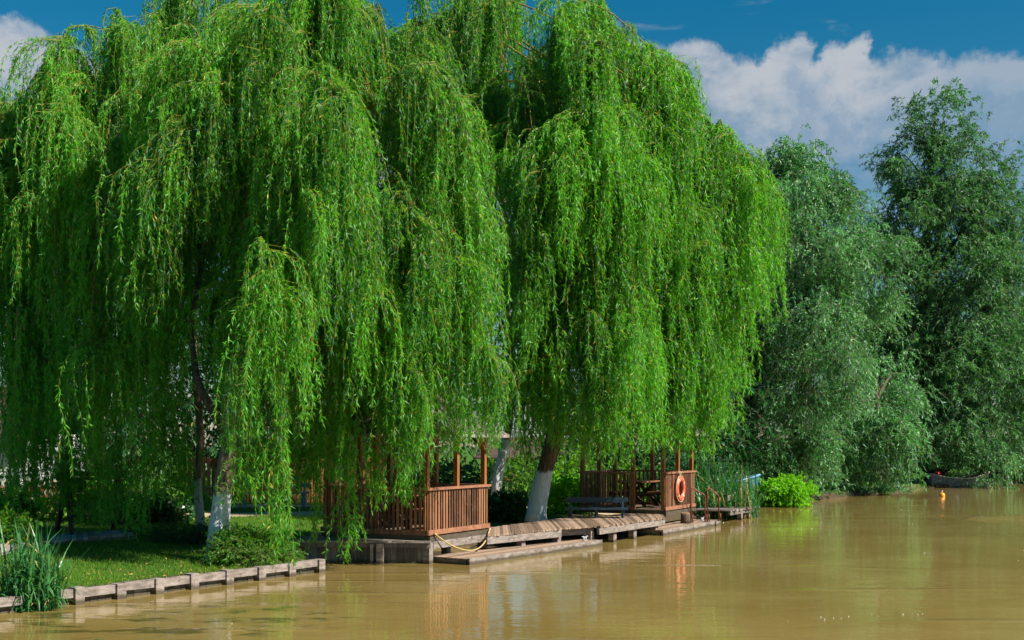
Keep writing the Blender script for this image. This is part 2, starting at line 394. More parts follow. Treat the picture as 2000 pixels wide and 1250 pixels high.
# ------------------------------------------------------------------ world, sun, camera
SUN = Vector((0.66, -0.30, 0.69)).normalized()
sc = bpy.context.scene
def make_world():
    w = bpy.data.worlds.new('World'); sc.world = w; w.use_nodes = True
    w.node_tree.nodes.clear(); g = NT(w.node_tree)
    out = g.n('ShaderNodeOutputWorld'); bg = g.n('ShaderNodeBackground'); bg.inputs[1].default_value = 0.084
    sky = g.n('ShaderNodeTexSky'); sky.sky_type = 'NISHITA'; sky.sun_disc = False
    sky.sun_elevation = math.asin(SUN.z); sky.sun_rotation = math.atan2(SUN.x, SUN.y)
    sky.air_density = 1.0; sky.dust_density = 0.3; sky.ozone_density = 2.5
    gm = g.n('ShaderNodeGamma'); g.l(sky.outputs[0], gm.inputs[0]); gm.inputs[1].default_value = 1.0
    hs = g.n('ShaderNodeHueSaturation'); hs.inputs['Hue'].default_value = 0.482; hs.inputs['Saturation'].default_value = 1.5; hs.inputs['Value'].default_value = 0.53
    g.l(gm.outputs[0], hs.inputs['Color'])
    base = hs.outputs[0]
    d = g.n('ShaderNodeTexCoord').outputs['Generated']
    # billowing: warp the direction a little with noise
    wn = g.noise(d, 9.0, 6, 0.6)
    wv = g.n('ShaderNodeVectorMath', operation='MULTIPLY_ADD'); g.l(wn.outputs['Color'], wv.inputs[0])
    wv.inputs[1].default_value = (0.07, 0.07, 0.07)
    g.l(d, wv.inputs[2])
    wn2 = g.noise(d, 30.0, 8, 0.68)
    wv2 = g.n('ShaderNodeVectorMath', operation='MULTIPLY_ADD'); g.l(wn2.outputs['Color'], wv2.inputs[0])
    wv2.inputs[1].default_value = (0.036, 0.036, 0.036); g.l(wv.outputs[0], wv2.inputs[2])
    off = g.n('ShaderNodeVectorMath', operation='SUBTRACT'); g.l(wv2.outputs[0], off.inputs[0]); off.inputs[1].default_value = (0.053, 0.053, 0.053)
    s = g.n('ShaderNodeSeparateXYZ'); g.l(off.outputs[0], s.inputs[0])
    az = g.math('ARCTAN2', s.outputs[0], s.outputs[1])
    hyp = g.math('SQRT', g.math('ADD', g.math('MULTIPLY', s.outputs[0], s.outputs[0]), g.math('MULTIPLY', s.outputs[1], s.outputs[1])))
    el = g.math('ARCTAN2', s.outputs[2], hyp)
    # cloud tops: a base line plus towers
    top = None
    px2az = lambda px: math.atan((px - 1000) / F)
    for px, py, wd in ((1355, 70, 0.020), (1450, 118, 0.016), (1545, 82, 0.017), (1630, 96, 0.011), (1675, 78, 0.012), (1725, 120, 0.02), (1800, 112, 0.016), (1900, 118, 0.03), (2000, 112, 0.03), (20, 42, 0.028), (85, 78, 0.028), (160, 110, 0.03), (1240, 60, 0.03), (-150, 60, 0.08), (2250, 90, 0.1)):
        a0 = px2az(px); e0 = math.atan((HY - py) / F * math.cos(a0))
        q = g.math('DIVIDE', g.math('SUBTRACT', az, a0), wd)
        q = g.math('MULTIPLY', q, q)
        hh = g.math('SUBTRACT', e0, g.math('MULTIPLY', q, 0.011))
        top = hh if top is None else g.math('SMOOTH_MAX', top, hh, 0.012)
    n0 = g.noise(d, 3.0, 3, 0.5)
    top = g.math('SMOOTH_MAX', top, g.math('ADD', 0.20, g.math('MULTIPLY', n0.outputs[0], 0.14)), 0.01)
    depth = g.math('SUBTRACT', top, el)                                   # >0 inside
    brk = g.noise(g.mapping(d, (5, 5, 9), (0, 0, 0), (3.1, 0.4, 1.7)), 2.2, 5, 0.6)
    edge = g.math('MULTIPLY', g.sstep(depth, -0.001, 0.013), g.math('SUBTRACT', 1.0, g.math('MULTIPLY', g.sstep(brk.outputs[0], 0.46, 0.66), 0.55)))
    # wisps above, streaks inside
    ws = g.noise(g.mapping(d, (6, 6, 30)), 1.6, 5, 0.6, 0.4)
    wisp = g.math('MULTIPLY', g.sstep(ws.outputs[0], 0.60, 0.80), g.math('MULTIPLY', g.sstep(el, 0.44, 0.33), g.sstep(el, 0.24, 0.3)))
    low = g.sstep(depth, 0.05, 0.15)                                       # fades to blue grey haze low down
    streak = g.noise(g.mapping(d, (2.5, 2.5, 22)), 2.0, 5, 0.55, 0.3)
    dens = g.math('MULTIPLY', edge, g.math('SUBTRACT', 0.97, g.math('MULTIPLY', low, g.math('ADD', 0.48, g.math('MULTIPLY', g.sstep(streak.outputs[0], 0.6, 0.4), 0.4)))))
    dens = g.math('MULTIPLY', dens, g.math('SUBTRACT', 1.0, g.math('MULTIPLY', g.sstep(az, 0.27, 0.38), 0.35)))
    dens = g.math('MULTIPLY', dens, g.sstep(g.math('ABSOLUTE', az), 1.0, 0.6))
    dens = g.math('MAXIMUM', dens, g.math('MULTIPLY', wisp, 0.42))
    puff = g.noise(off.outputs[0], 22.0, 6, 0.6)
    lit = g.sstep(g.math('SUBTRACT', g.math('ADD', puff.outputs[0], g.math('MULTIPLY', g.sstep(depth, 0.07, 0.0), 0.35)), 0.0), 0.42, 0.85)
    ccol = g.mix(lit, c4((1.5, 2.2, 3.05)), c4((3.15, 3.35, 3.65)))
    col = g.mix(dens, base, ccol)
    g.l(col, bg.inputs[0]); g.l(bg.outputs[0], out.inputs[0])
make_world()

sl = bpy.data.lights.new('sun', 'SUN'); sl.energy = 5.0; sl.angle = R(0.53); sl.color = (1.0, 0.94, 0.84)
so = bpy.data.objects.new('sun', sl); C.objects.link(so)
so.rotation_euler = SUN.to_track_quat('Z', 'Y').to_euler()
so.location = (30, -20, 50)

cam = bpy.data.cameras.new('camera'); co = bpy.data.objects.new('camera', cam); C.objects.link(co)
cam.sensor_width = 36; cam.lens = F / 2000 * 36; cam.shift_y = (HY - 625) / 2000.0
cam.clip_start = 0.1; cam.clip_end = 3000
co.location = (0, 0, H); co.rotation_euler = (R(90), 0, 0)
sc.camera = co
sc.view_settings.view_transform = 'Standard'; sc.view_settings.look = 'None'
sc.view_settings.exposure = 0.95; sc.view_settings.gamma = 1.0
sc.render.engine = 'CYCLES'
sc.cycles.max_bounces = 5; sc.cycles.diffuse_bounces = 2; sc.cycles.glossy_bounces = 3; sc.cycles.transmission_bounces = 3; sc.cycles.transparent_max_bounces = 4
sc.cycles.use_denoising = True

# ------------------------------------------------------------------ terrain
BK0 = at(148, 1180); BK1 = at(622, 1118)
bdir = (BK1 - BK0).normalized()
BKL = BK0 - bdir * 12
SHORE = [(-70, -95), (BKL.x - .12, BKL.y), (BK1.x - .12, BK1.y), (-4.6, 25.2), (-3.7, 26.9), (-2.4, 28.0), (-1.0, 29.4), (0.3, 31.0), (1.4, 32.6), (2.7, 34.0), (4.0, 36.8), (5.6, 39.9), (6.6, 41.5), (7.4, 43.8),
         (9.0, 46.9), (11.2, 48.9), (12.6, 52), (17.5, 59.5), (23, 67), (31, 74.5), (60, 90), (150, 130), (400, 200), (400, 700), (-400, 700), (-400, -95)]
def shore_sd(X, Y):
    """signed distance to the bank line, positive on land"""
    P = np.array(SHORE, float); d2 = np.full(X.shape, 1e18); ins = np.zeros(X.shape, bool)
    n = len(P)
    for i in range(n):
        a = P[i]; b = P[(i + 1) % n]; ab = b - a
        t = np.clip(((X - a[0]) * ab[0] + (Y - a[1]) * ab[1]) / (ab @ ab), 0, 1)
        d2 = np.minimum(d2, (X - a[0] - t * ab[0]) ** 2 + (Y - a[1] - t * ab[1]) ** 2)
        c = ((a[1] > Y) != (b[1] > Y))
        with np.errstate(divide='ignore', invalid='ignore'):
            xi = a[0] + (Y - a[1]) * ab[0] / (ab[1] if ab[1] != 0 else 1e-9)
        ins ^= c & (X < xi)
    d = np.sqrt(d2)
    return np.where(ins, d, -d)
def sm(x, a, b):
    t = np.clip((x - a) / (b - a), 0, 1); return t * t * (3 - 2 * t)
def ground_z(X, Y):
    X = np.asarray(X, float); Y = np.asarray(Y, float)
    d = shore_sd(X, Y)
    z = np.where(d > 0, 0.20 + 0.30 * sm(d, 0.5, 7), 0.0)
    z = z - 0.9 * sm(-d, 0.0, 0.5) + 0.025 * np.sin(X * 1.3 + Y * .4) * np.cos(Y * 1.1 - X * .6) * (d > 0)
    return z
PATHS = [([(-22, 35.5), (-12, 34.5), (-7.6, 33.4), (-4.5, 34.8), (-1.5, 38), (2, 44)], 0.9), ([(-1.0, 29.6), (0.2, 31.8), (1.6, 35.2), (3.0, 39)], 0.55), ([(-11, 37.5), (-6, 38.5), (-3, 40)], 0.8)]
def path_mask(X, Y):
    m = np.zeros(X.shape)
    for pts, w in PATHS:
        P = np.array(pts)
        for a, b in zip(P[:-1], P[1:]):
            ab = b - a; t = np.clip(((X - a[0]) * ab[0] + (Y - a[1]) * ab[1]) / (ab @ ab), 0, 1)
            d = np.hypot(X - a[0] - t * ab[0], Y - a[1] - t * ab[1])
            m = np.maximum(m, 1 - sm(d, w * 0.8, w * 1.3))
    return m
def make_ground():
    xs = np.concatenate([np.array([-400, -250, -160, -110, -80, -60, -48]), np.arange(-40, -16, 1.0), np.arange(-16, 14, 0.25), np.arange(14, 50, 1.0), np.array([52, 60, 75, 100, 150, 220, 400])])
    ys = np.concatenate([np.array([-95, -60, -30, -10, 0]), np.arange(4, 14, 1.0), np.arange(14, 50, 0.25), np.arange(50, 110, 1.5), np.array([115, 130, 160, 220, 320, 450, 700])])
    X, Y = np.meshgrid(xs, ys, indexing='ij')
    Z = ground_z(X, Y)
    V = np.stack([X, Y, Z], -1).reshape(-1, 3)
    nx, ny = X.shape
    i, j = np.meshgrid(np.arange(nx - 1), np.arange(ny - 1), indexing='ij')
    b = i * ny + j
    Q = np.stack([b, b + ny, b + ny + 1, b + 1], -1).reshape(-1, 4)
    pm = path_mask(X, Y).reshape(-1)
    sd = shore_sd(X, Y).reshape(-1); pm = np.where(sd < 0.35, -1.0, pm)
    t = pm[Q].mean(1)
    o = np_mesh('ground', V, Q, [M['ground']], None, t, smooth=np.ones(len(Q), bool))
    tag(o, kind='structure')
make_ground()
mb = MB(); mb.add([(-500, -300, 0), (700, -300, 0), (700, 700, 0), (-500, 700, 0)], [(0, 1, 2, 3)])
tag(mb.build('water', M['water']), kind='structure')

def gz(x, y): return float(ground_z(np.array([x]), np.array([y]))[0])

# ------------------------------------------------------------------ plants: generators
def make_leaf_points(PA, s_idx, rep):
    pass

def strands(att, lat, L, K=9, sway=0.17, k=0.32):
    """hanging twigs. att (N,3), lat (N,3) initial sideways throw, L (N)"""
    N = len(att)
    u = np.linspace(0, 1, K)[None, :]
    s = u * L[:, None]
    kk = k * (0.6 + 0.8 * RNG.random((N, 1)))
    e = 1 - np.exp(-s / kk)
    ph = RNG.random((N, 1)) * 6.28; az = RNG.random(N) * 6.28
    sw = sway * np.sin(s * 1.6 + ph) * np.minimum(s, 1.5) / 1.5
    P = att[:, None, :] + lat[:, None, :] * e[:, :, None]
    P[:, :, 2] -= s - 0.85 * kk * e
    P[:, :, 0] += sw * np.cos(az)[:, None]; P[:, :, 1] += sw * np.sin(az)[:, None]
    return P

def leaf_strands(P, L, spacing, ll, lw, spread=0.66, grav=0.45, tint0=None, yel=0.022):
    """leaves along twigs P (N,K,3)"""
    N, K, _ = P.shape
    cnt = np.maximum(3, (L / spacing).astype(int))
    own = np.repeat(np.arange(N), cnt)
    t = RNG.random(len(own)) ** 0.9 * (K - 1.001)
    i = t.astype(int); f = (t - i)[:, None]
    A = P[own, i]; B = P[own, i + 1]
    pos = A * (1 - f) + B * f
    tan = nrm(B - A)
    d = tan * (1.0 - spread * 0.35) + RNG.normal(size=(len(own), 3)) * spread
    d[:, 2] -= grav
    l = ll * (0.65 + 0.6 * RNG.random(len(own))); w = lw * (0.7 + 0.6 * RNG.random(len(own)))
    V, Q = leaves_np(pos, d, l, w)
    base = (tint0[own] if tint0 is not None else 0.5)
    tint = np.clip(base + 0.27 * RNG.normal(size=len(own)), 0.0, 0.96)
    tint[RNG.random(len(own)) < yel] = 1.0
    return V, Q, tint

def bez(S, Cc, T, K):
    u = np.linspace(0, 1, K)[None, :, None]
    return (1 - u) ** 2 * S[:, None] + 2 * u * (1 - u) * Cc[:, None] + u * u * T[:, None]

def willow(name, label, trunk, limbs, domes, cascades, mat, bark, spacing=0.0245, ll=0.118, lw=0.0205, group=None, nst=44, trunk_n=14, twig_r=0.0035):
    """trunk: [(point, radius)], limbs: list of [(point, radius)], domes: dict rows, cascades: hanging curtains placed one by one"""
    base = trunk[0][0].copy(); base.z = gz(base.x, base.y) - 0.02
    t = thing(name, label, 'tree', base, group)
    mb = MB()
    pts = [p for p, r in trunk]; rs = [r for p, r in trunk]
    # finer trunk with flare and a little wobble
    fine = []; fr = []
    for a in range(len(pts) - 1):
        for q in range(5):
            u = q / 5; p = pts[a].lerp(pts[a + 1], u)
            p = p + Vector((math.sin(p.z * 3.1 + base.x), math.cos(p.z * 2.3 + base.x), 0)) * 0.012
            fine.append(p); fr.append((rs[a] * (1 - u) + rs[a + 1] * u) * (1 + 0.05 * math.sin(p.z * 5 + base.y)))
    fine.append(pts[-1]); fr.append(rs[-1])
    fine[0] = fine[0] + Vector((0, 0, -0.15)); fr[0] *= 1.18
    mb.tube(fine, fr, trunk_n)
    mb.build('trunk', bark, t)
    if limbs:
        mb = MB()
        for lm in limbs: mb.tube([p for p, r in lm], [r for p, r in lm], 9)
        mb.build('limb', M['bark_plain'], t)
    forks = [np.array(lm[-1][0]) for lm in limbs] + [np.array(pts[-1])]
    S = []; T = []; Bz = []; lowmode = []; NS = []; ink = []
    for dm in domes:
        c = dm['c']; Rr = max(0.25, dm['R'] - 0.5); zt = dm['top']; zb = dm['bot']
        sy = dm.get('sy', 1.0)
        n = int(dm['n'] * 1.15); k = 0; left = 0
        while k < n:
            if left == 0:
                ph_c = RNG.random() * 2 * math.pi
                if math.sin(ph_c) > 0.35 and RNG.random() > 0.4: continue
                wisp = k > 0 and RNG.random() < 0.30
                left = 1 if wisp else int(RNG.integers(2, 7))
                low = RNG.random() < dm.get('low', 0.55) and k > 0
                r_c = Rr * (RNG.uniform(0.62, 1.02) if low else math.sqrt(RNG.uniform(0.02, 1.0) if k > 0 else 0.04)); lay = RNG.uniform(0.28, 0.95); bzc = RNG.uniform(zb[0], zb[1])
            left -= 1
            r = max(0.05, r_c + RNG.normal() * 0.16); ph = ph_c + RNG.normal() * 0.22 / max(r, 0.4)
            if wisp: low = False; r = Rr * RNG.uniform(0.3, 1.18)
            dr = np.array([math.cos(ph), math.sin(ph)])
            q = min(1.0, r / Rr)
            zs = zb[1] + 0.45 * (zt - zb[1])
            zd = zs + (zt - zs) * math.sqrt(max(0.0, 1 - 0.9 * q * q))
            if low: z = zb[1] + (zd - zb[1]) * min(1.0, lay + RNG.normal() * 0.05)
            elif wisp: z = zd + RNG.uniform(-0.2, 0.55)
            else: z = zd - abs(RNG.normal()) * 0.4
            tip = np.array([c[0] + dr[0] * r, c[1] + dr[1] * r * sy, z])
            f = forks[int(RNG.integers(len(forks)))]
            dist = [np.linalg.norm(f_[:2] - tip[:2]) for f_ in forks]
            f = forks[int(np.argmin(dist))] if RNG.random() < 0.7 else f
            s0 = f + (np.array([c[0], c[1], f[2]]) - f) * np.array([0.3, 0.3, 0]) + np.array([0, 0, RNG.uniform(0, max(0.3, (z - f[2]) * 0.55))])
            S.append(s0); T.append(tip); Bz.append(min(max(bzc + RNG.normal() * 0.15, min(zb)), max(zb))); NS.append(int(dm.get('ns', nst) * (0.45 if wisp else 1.0))); ink.append(dr); k += 1
    S = np.array(S); T = np.array(T); Bz = np.array(Bz); NS = np.array(NS)
    o = T - S; o[:, 2] = 0; o = nrm(o)
    hd = np.linalg.norm((T - S)[:, :2], axis=1)
    Cc = S * 0.35 + T * 0.65; Cc[:, 2] = np.maximum(S[:, 2], T[:, 2]) + 0.05 * hd + 0.1
    E = T + o * RNG.uniform(0.3, 0.8, (len(T), 1)); E[:, 2] -= RNG.uniform(0.7, 1.5, len(T))
    Kb = 8
    B1 = bez(S, Cc, T, Kb)
    C2 = T + nrm(T - Cc) * 0.45
    B2 = bez(T, C2, E, 5)
    BP = np.concatenate([B1, B2[:, 1:]], axis=1)
    BP += np.cumsum(RNG.normal(size=BP.shape), axis=1) * 0.02
    if cascades:
        pass
    KB = BP.shape[1]
    rad = np.linspace(1, 0.14, KB)[None, :] * np.clip(0.010 + 0.005 * hd, 0.014, 0.045)[:, None]
    Vb, Qb = tubes_np(BP, rad, 5)
    np_mesh('bough', Vb, Qb, [M['bough']], parent=t, smooth=np.ones(len(Qb), bool))
    # twigs
    own = np.repeat(np.arange(len(S)), NS)
    N = len(own)
    NSUB = 7
    su = RNG.uniform(0.30, 1.0, (len(S), NSUB)) ** 0.8; sa = RNG.random((len(S), NSUB)) * 6.28; sl_ = np.abs(RNG.normal(size=(len(S), NSUB))) * 0.36 + 0.08
    pick = RNG.integers(NSUB, size=N); rope = RNG.random(N) < 0.85
    u = np.where(rope, su[own, pick] + RNG.normal(size=N) * 0.025, RNG.uniform(0.28, 1.0, N) ** 0.8)
    u = np.clip(u, 0.15, 1.0) * (KB - 1.001)
    i = u.astype(int); f = (u - i)[:, None]
    att = BP[own, i] * (1 - f) + BP[own, i + 1] * f
    la = RNG.random(N) * 6.28
    lm = np.abs(RNG.normal(size=N)) * 0.34 + 0.05
    la = np.where(rope, sa[own, pick] + RNG.normal(size=N) * 0.3, la); lm = np.where(rope, sl_[own, pick] * RNG.uniform(.75, 1.25, N), lm)
    lat = np.stack([np.cos(la) * lm, np.sin(la) * lm, np.zeros(N)], 1) + o[own] * RNG.uniform(0.0, 0.35, (N, 1))
    L = RNG.uniform(0.5, 1.0, N) * np.clip(att[:, 2] - Bz[own], 0.5, 2.7) * RNG.uniform(0.75, 1.15, N)
    tb = np.clip(RNG.normal(0.5, 0.20, len(S)), 0.1, 0.9)
    tint0 = tb[own] + RNG.normal(size=N) * 0.08
    A = [att]; La = [lat]; LL = [L]; TT = [tint0]
    for (px, y0, y1, D, wd, n) in cascades:
        cx = (px - 1000) / F * D; z0 = zat(y0, D); z1 = zat(y1, D); hw = wd / F * D / 2
        nn = n
        zz = z0 - RNG.random(nn) ** 1.1 * (z0 - z1) * 0.72
        a = np.stack([cx + RNG.normal(size=nn) * hw * 0.7, D + RNG.normal(size=nn) * hw * 0.7, zz], 1)
        l = np.minimum(RNG.uniform(1.0, 2.6, nn), np.maximum(0.5, zz - z1)) * RNG.uniform(0.8, 1.08, nn)
        A.append(a); La.append(np.concatenate([RNG.normal(size=(nn, 2)) * 0.12, np.zeros((nn, 1))], 1)); LL.append(l)
        TT.append(np.full(nn, 0.62) + RNG.normal(size=nn) * 0.1)
        # the drooping bough this curtain hangs from
        f0 = forks[int(np.argmin([abs(f_[0] - cx) for f_ in forks]))]
        p0 = np.array([[f0[0], f0[1], min(f0[2] + 0.5, z0)]]); p1 = np.array([[cx, D + 0.3 * hw, z0]])
        cc = p0 * 0.4 + p1 * 0.6; cc[:, 2] = max(p0[0, 2], z0) + 0.4
        bb = bez(p0, cc, p1, 9); en = np.array([[cx, D, z1 + 0.45 * (z0 - z1)]])
        bb = np.concatenate([bb, bez(p1, (p1 + en) / 2 + np.array([[0.05, -0.08, 0.1]]), en, 6)[:, 1:]], 1)
        CV.append(tubes_np(bb, np.linspace(0.022, 0.004, bb.shape[1])[None, :], 5))
    att = np.concatenate(A); lat = np.concatenate(La); L = np.concatenate(LL); tint0 = np.concatenate(TT)
    P = strands(att, lat, L)
    ok = P[:, -1, 2] > 0.05
    P = P[ok]; L = L[ok]; tint0 = tint0[ok]
    V1, Q1, tn = leaf_strands(P, L, spacing, ll, lw, tint0=tint0)
    V2, Q2 = tubes_np(P, np.linspace(1.0, 0.5, P.shape[1])[None, :] * np.full((len(P), 1), twig_r), 3)
    parts = [(V1, Q1), (V2, Q2)] + CV
    nt = len(Q2) + sum(len(q) for v, q in CV)
    CV.clear()
    V, Q = join_np(parts)
    mi = np.concatenate([np.zeros(len(Q1)), np.ones(nt)])
    tn = np.concatenate([tn, np.zeros(nt)])
    np_mesh('crown', V, Q, [mat, M['twig']], mi, tn, t)
    return t
CV = []

def dome(px, D, top, Rm, b0, b1, n, low=0.55, ns=44, sy=1.0):
    """b0 / b1: lowest and highest row that the hanging twigs end at"""
    return dict(c=((px - 1000) / F * D, D), R=Rm, top=zat(top, D), bot=(zat(b0, D), zat(b1, D)), n=n, low=low, ns=ns, sy=sy)

def leafy(parent, lobes, mat, twigmat, clumps=26, sprays=16, spr_len=(0.6, 1.3), spacing=0.05, ll=0.2, lw=0.05, droop=0.6, clump_r=0.8, part='crown', spread=0.6, core=None, yel=0.004, twr=0.008, minz=None):
    """crown out of leaf sprays gathered in clumps on the surface of ellipsoid lobes: (centre, (rx,ry,rz))"""
    A = []; Dv = []; TT = []
    for c, r in lobes:
        c = np.array(c, float); r = np.array(r, float)
        vol = max(1.0, (r[0] * r[1] + r[0] * r[2] + r[1] * r[2]) / 3)
        nc = max(4, int(clumps * vol / 4.0))
        d = nrm(RNG.normal(size=(nc, 3)))
        back = (d[:, 1] > 0.45) & (RNG.random(nc) < 0.55)
        d = d[~back]; nc = len(d)
        cc = c + d * r * RNG.uniform(0.62, 1.0, (nc, 1))
        ns = RNG.integers(int(sprays * 0.6), int(sprays * 1.4) + 1, nc)
        own = np.repeat(np.arange(nc), ns)
        crad = clump_r * RNG.uniform(0.6, 1.3, nc)
        p = cc[own] + RNG.normal(size=(len(own), 3)) * crad[own][:, None] * np.array([0.5, 0.5, 0.42])
        dv = d[own] * 0.55 + RNG.normal(size=(len(own), 3)) * 0.5
        A.append(p); Dv.append(dv)
        tb = np.clip(RNG.normal(0.5, 0.2, nc), 0.1, 0.9)
        TT.append(tb[own])
    A = np.concatenate(A); Dv = nrm(np.concatenate(Dv)); TT = np.concatenate(TT)
    N = len(A); K = 5
    L = RNG.uniform(spr_len[0], spr_len[1], N)
    u = np.linspace(0, 1, K)[None, :]
    P = A[:, None, :] + Dv[:, None, :] * (u * L[:, None])[:, :, None]
    P[:, :, 2] -= droop * L[:, None] * u ** 2
    if minz is not None:
        P[:, :, 2] = np.maximum(P[:, :, 2], minz + 0.1 * RNG.random((N, 1)))
    V1, Q1, tn = leaf_strands(P, L, spacing, ll, lw, spread=spread, grav=0.3 * droop, tint0=TT, yel=yel)
    V2, Q2 = tubes_np(P, np.linspace(1, 0.4, K)[None, :] * np.full((N, 1), twr), 3)
    V, Q = join_np([(V1, Q1), (V2, Q2)])
    mi = np.concatenate([np.zeros(len(Q1)), np.ones(len(Q2))]); tn = np.concatenate([tn, np.zeros(len(Q2))])
    np_mesh(part, V, Q, [mat, twigmat], mi, tn, parent)

def broad_tree(name, label, base, trunk, lobes, mat, group=None, cat='tree', limbs=True, bark=None, **kw):
    base = Vector(base)
    t = thing(name, label, cat, base, group)
    mb = MB(); mb.tube([p for p, r in trunk], [r for p, r in trunk], 10)
    mb.build('trunk', bark or M['bark_plain'], t)
    if limbs:
        mb = MB()
        tp = [Vector(p) for p, r in trunk]
        for c, r in lobes:
            c = Vector(c)
            lo = min(tp, key=lambda q: (q - c).length + (5 if q.z > c.z - 0.3 else 0))
            for k in range(3):
                e = c + Vector((random.uniform(-.5, .5) * r[0], random.uniform(-.1, .6) * r[1], random.uniform(0.0, .6) * r[2]))
                mid = lo.lerp(e, 0.5) + Vector((0, 0, 0.12 * (e - lo).length))
                r0 = 0.025 + 0.016 * (e - lo).length
                mb.tube([lo, lo.lerp(mid, .5) + Vector((0, 0, .1)), mid, mid.lerp(e, .5) + Vector((random.uniform(-.2, .2), random.uniform(-.2, .2), .1)), e], [r0, r0 * .8, r0 * .6, r0 * .4, r0 * .15], 6)
        mb.build('limb', bark or M['bark_plain'], t)
    leafy(t, lobes, mat, M['twig_brown'], **kw)
    return t

# ------------------------------------------------------------------ the weeping willows
def tp(rows, D):
    return [(atd(px, py, D + (dd[0] if dd else 0)), r) for px, py, r, *dd in rows]

DA = at(425, 1086, 0.3).y
willow('weeping_willow', 'broad bright weeping willow with whitewashed trunk on the lawn, draped over the nearer gazebo',
       tp([(424, 1088, .23), (428, 1040, .205), (434, 985, .19), (440, 925, .175), (446, 870, .165), (452, 800, .15), (462, 745, .14), (470, 700, .135)], DA),
       [tp([(468, 715, .12), (488, 672, .11), (515, 640, .095), (548, 592, .08, .3), (580, 500, .06, .8), (640, 380, .045, 1.6)], DA),
        tp([(446, 850, .10), (420, 810, .09), (392, 762, .08), (383, 730, .07, .2), (372, 640, .05, .5), (400, 480, .04, 1.0)], DA),
        tp([(470, 705, .11), (470, 640, .09), (482, 540, .07, .4), (500, 400, .05, .8), (520, 250, .03, 1.2)], DA),
        tp([(500, 655, .08), (600, 560, .07, .4), (700, 470, .05, .8), (780, 400, .03, 1.0)], DA)],
       [dome(650, 25.2, -70, 3.1, 985, 870, 42, .45), dome(750, 24.6, 0, 1.85, 960, 870, 42, 0.65), dome(490, 25.9, 25, 2.8, 930, 760, 36, 0.4), dome(470, 24.2, 170, 2.0, 700, 560, 22, .5), dome(655, 23.4, 300, 2.5, 965, 850, 34, 0.6), dome(825, 24.2, 300, 1.05, 930, 880, 26, .75)],
       [(682, 800, 1108, 23.9, 26, 26), (672, 740, 960, 23.7, 40, 30), (548, 700, 1135, 22.7, 16, 34), (612, 830, 1085, 24.0, 14, 10), (740, 860, 1010, 24.2, 40, 22), (800, 840, 1000, 24.4, 44, 24), (450, 740, 900, 22.6, 30, 18), (480, 830, 1000, 22.8, 50, 24), (890, 700, 900, 24.6, 30, 30), (520, 800, 985, 24.5, 70, 40), (590, 780, 960, 24.8, 70, 44), (640, 700, 950, 24.3, 60, 40), (560, 880, 990, 25.5, 60, 20), (600, 800, 975, 26.2, 80, 40), (520, 840, 980, 26.0, 70, 36), (470, 860, 1000, 25.5, 30, 16)],
       M['willow'], M['bark'], group='weeping willows along the bank')

DC = at(388, 1040, 0.4).y
willow('weeping_willow', 'slim weeping willow behind the lawn, with a thin pale trunk beside the broad willow\'s trunk',
       tp([(392, 1040, .115), (389, 1000, .10), (386, 950, .095), (391, 880, .09), (388, 800, .085), (380, 700, .08), (372, 560, .075)], DC),
       [tp([(374, 600, .08), (360, 480, .07), (385, 330, .05), (390, 150, .03)], DC), tp([(378, 680, .08), (320, 560, .07), (260, 420, .05), (215, 250, .03)], DC)],
       [dome(385, 28.2, -60, 2.4, 960, 840, 32, 0.45), dome(210, 27.6, 5, 1.9, 1000, 860, 32, 0.5), dome(300, 26.2, 200, 1.8, 1000, 880, 26, 0.6)],
       [(290, 380, 1040, 24.6, 46, 90), (330, 520, 960, 24.9, 30, 44), (265, 880, 1060, 24.6, 20, 18), (200, 860, 1055, 25.2, 18, 14), (345, 800, 1000, 25.4, 40, 30)],
       M['willow'], M['bark'], group='weeping willows along the bank')

DB = at(36, 1012, 0.45).y
willow('weeping_willow', 'weeping willow leaning over the picket fence, curtain of twigs hiding its trunk',
       tp([(36, 1012, .2), (34, 960, .18), (30, 880, .17), (28, 780, .15), (30, 660, .13), (32, 560, .11)], DB),
       [tp([(32, 600, .09), (70, 450, .06), (60, 300, .03)], DB), tp([(30, 680, .09), (-30, 540, .06), (-60, 350, .03)], DB)],
       [dome(70, 28.6, 190, 2.2, 980, 870, 36, 0.6), dome(-40, 29.5, 100, 2.0, 950, 850, 30, 0.55), dome(140, 29.0, 110, 1.5, 980, 880, 26, .55)],
       [(105, 360, 960, 25.6, 34, 60), (135, 440, 900, 25.6, 26, 40), (30, 600, 980, 26.0, 60, 34), (175, 840, 1050, 26.0, 24, 14), (60, 800, 1000, 26, 70, 36), (15, 640, 930, 28.0, 60, 44), (85, 700, 950, 28.0, 50, 36), (35, 800, 1005, 27.0, 80, 44), (195, 820, 1030, 26.5, 50, 32), (120, 850, 1020, 26.6, 50, 28), (235, 840, 1035, 25.8, 40, 26), (120, 780, 985, 26.4, 60, 40), (160, 700, 1010, 26.8, 50, 40)],
       M['willow_deep'], M['bark'], group='weeping willows along the bank')

